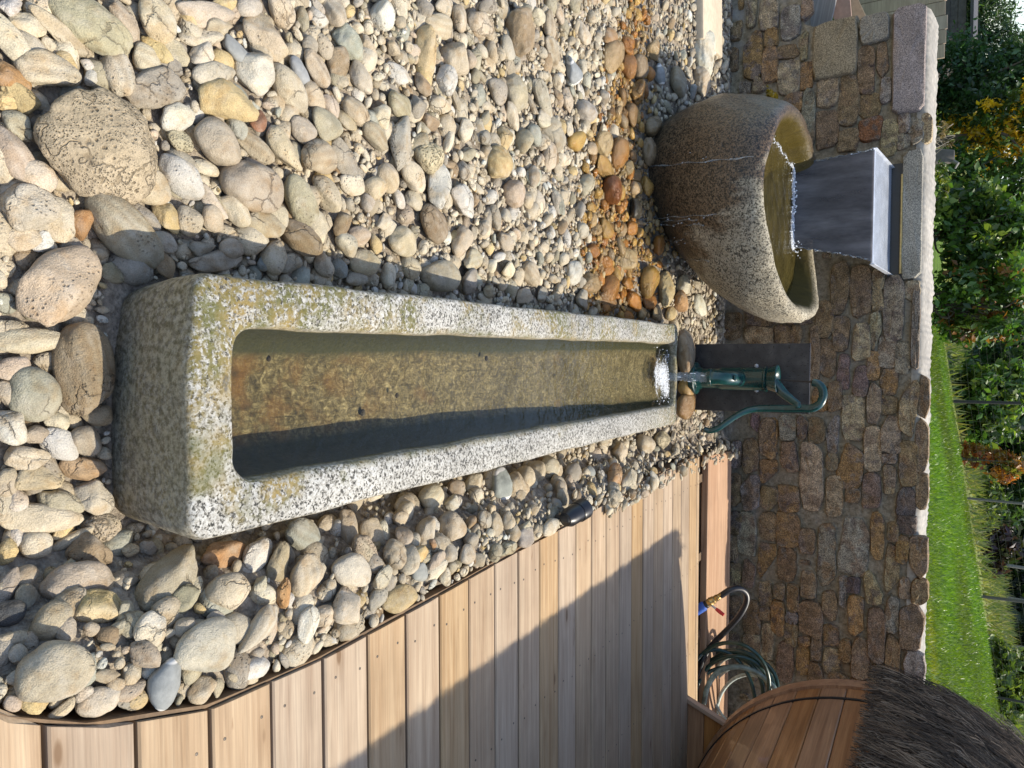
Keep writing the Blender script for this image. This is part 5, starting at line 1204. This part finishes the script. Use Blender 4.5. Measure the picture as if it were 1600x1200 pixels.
batch('under_pebbles', UND, 2, 40, PALm, .016)
batch('fine_gravel', SML, 2, 40, PALs)
print('stones', NST, extra, len(MED), len(SML))

# ------------------------------------------------------------------ plants
def leaves(C, size, nrm_up, r, aspect=.5):
    """leaf blades (two triangles folded along the midrib) at points C"""
    n = len(C); d = r.normal(size=(n, 3)); d[:, 2] -= .25; d /= np.linalg.norm(d, axis=1)[:, None]
    u = r.normal(size=(n, 3)); u[:, 2] += nrm_up; s = np.cross(d, u); s /= np.linalg.norm(s, axis=1)[:, None] + 1e-9
    nn = np.cross(s, d); sz = (size * r.uniform(.4, 1.75, n))[:, None]
    P = np.stack([C - d * sz * .5, C + s * sz * aspect * .5 + nn * sz * .10, C + d * sz * .55, C - s * sz * aspect * .5 + nn * sz * .10], 1)
    b = np.arange(n)[:, None] * 4
    return P.reshape(-1, 3), np.concatenate([b + np.array([[0, 1, 2]]), b + np.array([[0, 2, 3]])])
def crown(name, blobs_, n, size, cols, parent, r, up=.9, aspect=.5, sub=.33, kind=None):
    """blobs_: (x, y, z, rx, ry, rz); leaves gather in sprigs spread through each blob"""
    w = np.array([b[3] * b[4] * b[5] for b in blobs_]) ** .7; w /= w.sum(); Cs = []; Tn = []
    for b, q in zip(blobs_, w):
        m = max(6, int(n * q)); ns = max(3, m // 26)
        dirs = r.normal(size=(ns, 3)); dirs /= np.linalg.norm(dirs, axis=1)[:, None]; rad = r.uniform(.25, 1.05, (ns, 1)) ** .6
        spr = dirs * rad; k = r.randint(ns, size=m); g = r.normal(size=(m, 3)) * sub * r.uniform(.35, .9, (m, 1))
        Cs.append((spr[k] + g) * np.array(b[3:6]) + np.array(b[:3])); tone = r.uniform(.6, 1.35, ns)[k] * r.uniform(.75, 1.25, m); pick = (r.rand(ns) ** 1.0)[k]
        ci = np.clip((pick * len(cols)).astype(int), 0, len(cols) - 1); Tn.append(np.array(cols)[ci] * tone[:, None])
    C = np.concatenate(Cs); T = np.concatenate(Tn)
    V, Fc = leaves(C, np.full(len(C), size), up, r, aspect)
    o = mesh(name, V, Fc, MLF, parent, False, tint=np.repeat(T, 4, 0))
    if kind: tag(o, kind=kind)
    return o
BARK = (.10, .082, .062)
def plant(name, base, blobs_, n, size, cols, label, cat, group=None, trunk=.05, seed=1, up=.9, aspect=.5, twigs=10, sub=.33, bark=BARK):
    r = np.random.RandomState(seed); base = np.array(base, float); root = empty(name, base, 0, label, cat, group)
    bl = [tuple(np.array(b[:3]) - base) + tuple(b[3:]) for b in blobs_]
    crown('crown', bl, n, size, cols, root, r, up, aspect, sub)
    m = MB(); top = np.mean([b[:3] for b in bl], 0)
    m.tube(spline([(0, 0, -.1), tuple(top * np.array([.25, .25, .45]) + r.normal(0, .05, 3)), tuple(top)], 5), [trunk * (1 - .75 * k / 10) for k in range(11)], 8, tint=bark)
    for i in range(twigs):
        b = bl[r.randint(len(bl))]; e = np.array(b[:3]) + r.normal(size=3) * np.array(b[3:]) * .55; s = top * r.uniform(.15, .9); mid = (s + e) / 2 + r.normal(0, .08, 3)
        m.tube(spline([tuple(s), tuple(mid), tuple(e)], 4), [trunk * (.38 - .035 * k) for k in range(9)], 5, tint=bark)
    m.build('trunk', MTI, root, True, True)
    return root
def spot_at(px, py, y): q = at_y(px, py, y); return q
def blob(px, py, y, hx, hy, dy=None):
    """a crown mass: hx half height, hy half width in photo pixels at distance y"""
    q = at_y(px, py, y); k = float((q - CAM) @ FW) / F; return (q[0], q[1], q[2], hy * k, (dy if dy else hy * k), hx * k)
def gz(x, y): return float(terrain(x, y))
DKG = [(.022, .05, .018), (.03, .07, .022), (.045, .085, .03), (.06, .11, .035)]
GLO = [(.03, .075, .028), (.045, .10, .04), (.07, .135, .06), (.025, .06, .02)]
YEL = [(.05, .10, .02), (.06, .12, .025), (.70, .46, .02), (.58, .38, .02), (.64, .42, .03), (.08, .13, .025)]
SHB = [(.05, .105, .02), (.075, .15, .028), (.11, .20, .035), (.035, .075, .016), (.14, .19, .04)]
RUS = [(.30, .13, .025), (.26, .16, .03), (.15, .15, .03), (.35, .11, .03)]
OLV = [(.10, .14, .03), (.14, .18, .04), (.07, .11, .025)]
PUR = [(.035, .018, .022), (.05, .028, .03), (.03, .035, .018)]
def put_plant(name, y, blobs_px, n, size, cols, label, cat='tree', group=None, seed=1, **k):
    bl = [blob(px, py, y + dy, hx, hy) for px, py, hx, hy, dy in blobs_px]; x = np.mean([b[0] for b in bl]); yy = np.mean([b[1] for b in bl])
    return plant(name, (x, yy, gz(x, yy)), bl, n, size, cols, label, cat, group, seed=seed, **k)
put_plant('conifer_tree', 15, [(1500, 50, 34, 70, 0), (1540, 25, 40, 62, .3), (1560, 70, 30, 34, -.2), (1515, -40, 42, 70, 0), (1480, 95, 30, 40, .4), (1590, 80, 20, 22, .2)], 16000, .085, DKG, 'dark bluish evergreen tree against the patch of open sky', seed=3, trunk=.16, aspect=.22, sub=.28)
put_plant('glossy_tree', 11.5, [(1500, 105, 40, 50, 0), (1540, 125, 42, 46, .3), (1575, 130, 40, 40, 0), (1590, 90, 26, 32, .3), (1490, 165, 36, 36, 0), (1530, 165, 34, 34, -.3), (1610, 140, 34, 50, .2), (1640, 110, 34, 60, .2)], 12500, .060, GLO, 'dense tree with glossy blue green leaves between evergreen and yellow tree', seed=4, trunk=.09, aspect=.55)
put_plant('yellow_tree', 10.9, [(1545, 195, 26, 34, 0), (1580, 200, 30, 40, .3), (1600, 170, 30, 34, 0), (1530, 235, 30, 40, .3), (1570, 245, 34, 34, 0), (1500, 205, 34, 34, .5), (1630, 220, 34, 60, .3)], 9500, .055, YEL, 'tree turning bright yellow among green leaves', seed=9, trunk=.09, sub=.22)
put_plant('leafy_shrub', 8.4, [(1490, 330, 34, 46, 0), (1530, 320, 38, 44, .2), (1570, 345, 36, 46, .1), (1510, 385, 40, 40, -.2), (1556, 400, 38, 40, 0), (1596, 370, 28, 40, 0)], 5200, .062, SHB, 'broad leafed green shrub directly behind the wall above the spout', 'shrub', seed=5, trunk=.035, aspect=.6, twigs=22)
put_plant('leafy_shrub', 8.0, [(1500, 445, 34, 42, 0), (1540, 450, 36, 40, .2), (1580, 440, 30, 44, 0), (1495, 500, 28, 34, .3), (1530, 510, 34, 34, .2), (1572, 505, 32, 30, 0)], 4600, .058, SHB + [(.22, .10, .03)], 'loose shrub with reddish and yellow green leaves where the lawn begins', 'shrub', seed=6, trunk=.03, aspect=.55, twigs=24)
put_plant('leafy_shrub', 10.5, [(1490, 260, 30, 34, 0), (1530, 280, 34, 36, 0), (1570, 290, 36, 36, 0), (1610, 290, 30, 60, 0), (1620, 420, 30, 90, .4)], 6500, .06, DKG + SHB, 'dark green shrub between the yellow tree and the wall shrubs', 'shrub', seed=16, trunk=.04, aspect=.5, twigs=12)
put_plant('dead_plant', 7.2, [(1474, 205, 9, 12, 0), (1482, 222, 7, 9, .1)], 260, .035, [(.30, .22, .13), (.22, .15, .08), (.15, .16, .04)], 'dry bristling dead plant on the ground just behind the wall', 'dead plant', seed=7, trunk=.012, aspect=.14, twigs=16, bark=(.32, .27, .2))
put_plant('low_weed', 7.0, [(1467, 268, 9, 16, 0), (1476, 292, 9, 14, .2)], 420, .035, OLV + [(.2, .22, .03)], 'low yellow green weed beside the tree stump', 'plant', seed=8, trunk=.008, aspect=.4, twigs=6)
q = at_y(1472, 246, 7.6); st_ = MB(); st_.lathe([(.09, -.2), (.075, .0), (.062, .06), (.055, .09), (.04, .095)], (q[0], q[1], q[2]), 14, tint=(.12, .105, .09))
st_.tube([(q[0] + .02, q[1], q[2] + .05), (q[0] + .08, q[1] - .03, q[2] + .12), (q[0] + .12, q[1] - .03, q[2] + .10)], [.02, .016, .008], 8, tint=(.22, .205, .18))
tag(st_.build('tree_stump', MTI, None, True, True), 'grey weathered tree stump on the ground behind the wall', 'tree stump')
# beyond the lawn
put_plant('bright_bush', 17.5, [(1525, 605, 24, 40, 0), (1550, 640, 30, 46, .4), (1535, 672, 22, 26, 0), (1575, 610, 24, 40, .6), (1505, 640, 16, 30, .2)], 6500, .13, SHB, 'rounded fresh green bush beyond the lawn', 'bush', seed=10, trunk=.06, aspect=.6)
put_plant('rust_sapling', 16.5, [(1530, 712, 24, 16, 0), (1556, 720, 26, 20, 0), (1582, 735, 22, 26, 0), (1510, 700, 16, 14, 0)], 1000, .085, RUS, 'thin sapling with rust orange autumn leaves beyond the lawn', seed=11, trunk=.035, aspect=.6, sub=.3)
put_plant('purple_shrub', 19, [(1532, 858, 16, 26, 0), (1556, 862, 18, 28, 0), (1576, 850, 16, 24, 0)], 2200, .12, PUR, 'dark purple leaved shrub beyond the fence', 'shrub', seed=12, trunk=.05, aspect=.55)
put_plant('olive_bush', 16.5, [(1555, 1040, 24, 34, 0), (1572, 1080, 24, 36, .3), (1560, 1110, 20, 30, 0), (1590, 1050, 20, 30, .4)], 4200, .12, OLV, 'olive green bush beyond the lawn, above the thatch', 'bush', seed=13, trunk=.05, aspect=.5)
put_plant('olive_bush', 21, [(1535, 800, 16, 34, 0), (1548, 780, 18, 30, .3)], 2200, .13, OLV, 'low yellow olive bush between the rust sapling and the purple shrub', 'bush', seed=14, trunk=.05, aspect=.5)
put_plant('dark_tree', 24, [(1590, 640, 40, 60, 0), (1570, 700, 30, 46, .5), (1600, 760, 44, 50, 0), (1560, 570, 40, 40, .8)], 7000, .20, DKG, 'dark green tree standing behind the bright bush', seed=15, trunk=.12, aspect=.5)
# tall grass of the meadow and the far wood
r = np.random.RandomState(31)
n = 16000; X = r.uniform(-3, 26, n); Y = 16.6 + 21 * r.rand(n) ** 1.3; Z = terrain(X, Y); h = r.uniform(.10, .30, n) * (1 + .03 * (Y - 16)); w = .006 + .0007 * Y; dx = r.normal(0, .12, n); dy = r.normal(0, .1, n)
P = np.stack([np.stack([X - w, Y, Z - .02], 1), np.stack([X + w, Y, Z - .02], 1), np.stack([X + dx, Y + dy, Z + h], 1)], 1)
cc = np.array([(.15, .19, .045), (.22, .23, .07), (.10, .15, .03), (.27, .25, .10)])[r.randint(4, size=n)] * r.uniform(.7, 1.2, (n, 1))
tag(mesh('tall_grass', P.reshape(-1, 3), np.arange(3 * n).reshape(n, 3), MLF, None, False, tint=np.repeat(cc, 3, 0)), kind='stuff')
bl = []
for i in range(230):
    x = r.uniform(-2, 34); y = r.uniform(31, 42); bl.append((x, y, gz(x, y) + r.uniform(.3, 7.5), r.uniform(1.6, 2.7), 1.8, r.uniform(1.2, 2.4)))
for i in range(50):
    x = r.uniform(-1, 34); y = r.uniform(29, 32); bl.append((x, y, gz(x, y) + r.uniform(-.2, 1.2), r.uniform(1.2, 2.2), 1.4, r.uniform(.8, 1.3)))
sheet('hill_backing', np.linspace(-8, 60, 50), np.linspace(43, 70, 14), lambda X, Y: terrain(X, Y) + (8.5 * sstep(43, 52, Y) + 2.5 * wob(np.stack([X.ravel(), Y.ravel(), X.ravel() * 0], 1), .5, 12).reshape(X.shape) * sstep(44, 50, Y)) * sstep(-8, -2, X), m_ground('dark_hill_backing', (.008, .016, .007), (.022, .036, .012), .9))  # dark backing added to close the bright gaps in the wood
wood = crown('far_wood', bl, 60000, .40, [(.008, .018, .008), (.012, .026, .010), (.02, .036, .013), (.03, .045, .016)], None, r, .9, .5, .3, 'stuff')
for i, (px, x0) in enumerate(((1545, 640), (1548, 790), (1546, 930), (1552, 1005), (1556, 1060), (1550, 880))):
    q = at_y(px, x0, 28.5); root = empty('birch_tree', (q[0], q[1], gz(q[0], q[1])), 0, 'slim pale trunk at the wood edge ' + ('behind the bright bush', 'behind the yellow olive bush', 'between purple shrub and olive bush', 'beyond the near end of the olive bush', 'behind the middle of the olive bush', 'behind the purple shrub')[i], 'tree', 'slim trees before the far wood')
    m = MB(); hh = 9.5; m.tube([(0, 0, -.1), (.1 * (i % 3 - 1), 0, 3), (.25 * (i % 2), 0, hh)], [.055, .045, .02], 7, tint=(.24, .22, .19)); m.build('trunk', MTI, root, True, True)
    crown('crown', [(.1, 0, 7.0, 1.0, 1.0, 1.2), (-.2, 0, 8.6, .9, .9, 1.2)], 260, .3, DKG, root, r)
# wire fence at the far edge of the lawn
FY = 15.8
fence = empty('wire_fence', (2, FY, gz(2, FY)), 0, 'wire mesh fence on thin posts along the far edge of the lawn', 'fence')
fx = np.arange(-1.6, 14, 1.75); m = MB(); tops = []
for i, x in enumerate(fx):
    g = gz(x, FY); h = 1.05 if i else 2.6
    b_ = MB(); b_.tube([(x - 2, 0, g - gz(2, FY) - .1), (x - 2 + .02 * (i % 3 - 1), 0, g - gz(2, FY) + h)], .028 if i % 2 else .022, 8, tint=((.12, .105, .085), (.05, .045, .04), (.17, .155, .13))[i % 3]); b_.build('post', MTI, fence, True, True)
    tops.append((x - 2, g - gz(2, FY)))
for h in np.arange(.06, 1.05, .11):
    m.tube([(x, -.02, g + h) for x, g in tops], .0014, 4, tint=(.08, .09, .06))
for i in range(len(tops) - 1):
    for k in range(5):
        t = k / 5; x = tops[i][0] + 1.75 * t; g = tops[i][1] + (tops[i + 1][1] - tops[i][1]) * t; m.tube([(x, -.02, g + .06), (x, -.02, g + 1.04)], .0015, 4, tint=(.07, .085, .05))
tag(m.build('wire_mesh', MTI, fence, False, True), kind='stuff')
# lawn blades, a yellow patch near the wall on the right
n = 100000; u = r.rand(n); X = -1.2 + 10.5 * r.rand(n); Y = 5.85 + 9.8 * u ** 1.5; ok = np.abs(X) < 1.6 + Y * .62; X, Y = X[ok], Y[ok]; n = len(X)
Z = terrain(X, Y); h = r.uniform(.016, .045, n) * (1 + .35 * sstep(5.9, 9, Y)); w = .0028 + .00055 * Y; dx = r.normal(0, .022, n); dy = r.normal(0, .022, n); a = r.uniform(0, 3.14, n)
P = np.stack([np.stack([X - w * np.cos(a), Y - w * np.sin(a), Z - .004], 1), np.stack([X + w * np.cos(a), Y + w * np.sin(a), Z - .004], 1), np.stack([X + dx, Y + dy, Z + h], 1)], 1)
pt = np.clip(.5 + .8 * wob(np.stack([X, Y * .6, X * 0], 1), 2.2, 61), 0, 1)[:, None]
cc = np.array([(.105, .195, .012), (.135, .24, .016), (.08, .155, .010), (.17, .27, .03)])[r.randint(4, size=n)] * r.uniform(.75, 1.2, (n, 1))
cc = cc * (.72 + .45 * pt) * (1 + np.array([.25, 0, 0]) * (1 - pt)); yp = sstep(.5, .0, np.abs(Y - 6.7 - .1 * X) / 1.0) * sstep(1.1, 2.0, X) * .9; cc = cc * (1 - yp[:, None]) + np.array([.24, .24, .02]) * yp[:, None]
tag(mesh('lawn_grass', P.reshape(-1, 3), np.arange(3 * n).reshape(n, 3), MLF, None, False, tint=np.repeat(cc, 3, 0)), kind='stuff')

# ------------------------------------------------------------------ far left: timber, board fence and shed
def board(name, p0, p1, w, th, mat, label, cat='board', roll=0, group=None):
    p0, p1 = Vector(p0), Vector(p1); d = p1 - p0; m = MB(); m.box((0, 0, 0), (d.length, w, th), None, .003); o = m.build(name, mat, None, False)
    q = d.to_track_quat('X', 'Z') @ Matrix.Rotation(roll, 3, 'X').to_quaternion(); o.location = (p0 + p1) / 2; o.rotation_euler = q.to_euler(); return tag(o, label, cat, group)
WB = m_simple('raw_timber', (.46, .33, .20), .75, 0, .15, .2, 30)
board('weathered_plank', wp(1262, 48, 5.62), wp(1285, -60, 5.62), .30, .03, MWE, 'grey weathered plank leaning by the broken end of the wall', 'plank', math.pi / 2)
board('timber_beam', wp(1293, 44, 5.75), wp(1278, -70, 5.75), .06, .07, WB, 'raw pale timber beam nearest the grey weathered plank', 'beam')
board('timber_beam', wp(1345, 36, 5.95), wp(1300, -60, 5.95), .07, .09, WB, 'raw timber beam slanting highest behind the wall end', 'beam')
board('timber_beam', wp(1318, 42, 5.85), wp(1309, -60, 5.85), .05, .12, m_simple('pink_timber', (.36, .24, .18), .75, 0, .15, .2, 30), 'pinkish timber plank between the two raw beams', 'beam')
q = at_y(1420, 0, 9.0); bf = empty('board_fence', (q[0], 9.0, 0), 0, 'beige vertical board fence behind the broken end of the wall', 'fence')
for i in range(11):
    b_ = MB(); b_.box((.62 - i * .151, 0, .70), (.145, .022, 1.62 + .02 * (i % 3)), None, .003, ); b_.build('fence_board', m_b if i else (m_b := m_wood('fence_board_wood', (.33, .25, .18), (.48, .38, .28), 1, .85, False)), bf, False).rotation_euler = (0, 0, 0)
q = at_y(1484, 10, 12); shed = empty('garden_shed', (q[0] - 1.2, 12.4, 0), 0, 'dark grey weathered wooden shed behind the board fence', 'shed')
for i in range(12):
    b_ = MB(); b_.box((0, -.01 * (i % 2), .62 + i * .1), (3.0, .02, .098), None, .003); b_.build('wall_board', m_s if i else (m_s := m_simple('shed_board', (.085, .075, .07), .85, 0, .3, .4, 25)), shed, False)
b_ = MB(); b_.box((0, .9, 1.90), (3.2, 2.0, .04), Matrix.Rotation(.06, 3, 'X')); b_.build('roof', m_simple('shed_roof', (.07, .066, .066), .8, 0, .2, .3, 20), shed, False)
b_ = MB(); b_.box((0, .9, .9), (2.9, 1.7, 1.75)); b_.build('shed_body', m_s, shed, False)
print('tris', sum(sum(len(p.vertices) - 2 for p in o.data.polygons) for o in bpy.data.objects if o.type == 'MESH' and len(o.data.polygons) < 3000) , 'objects', len(bpy.data.objects))
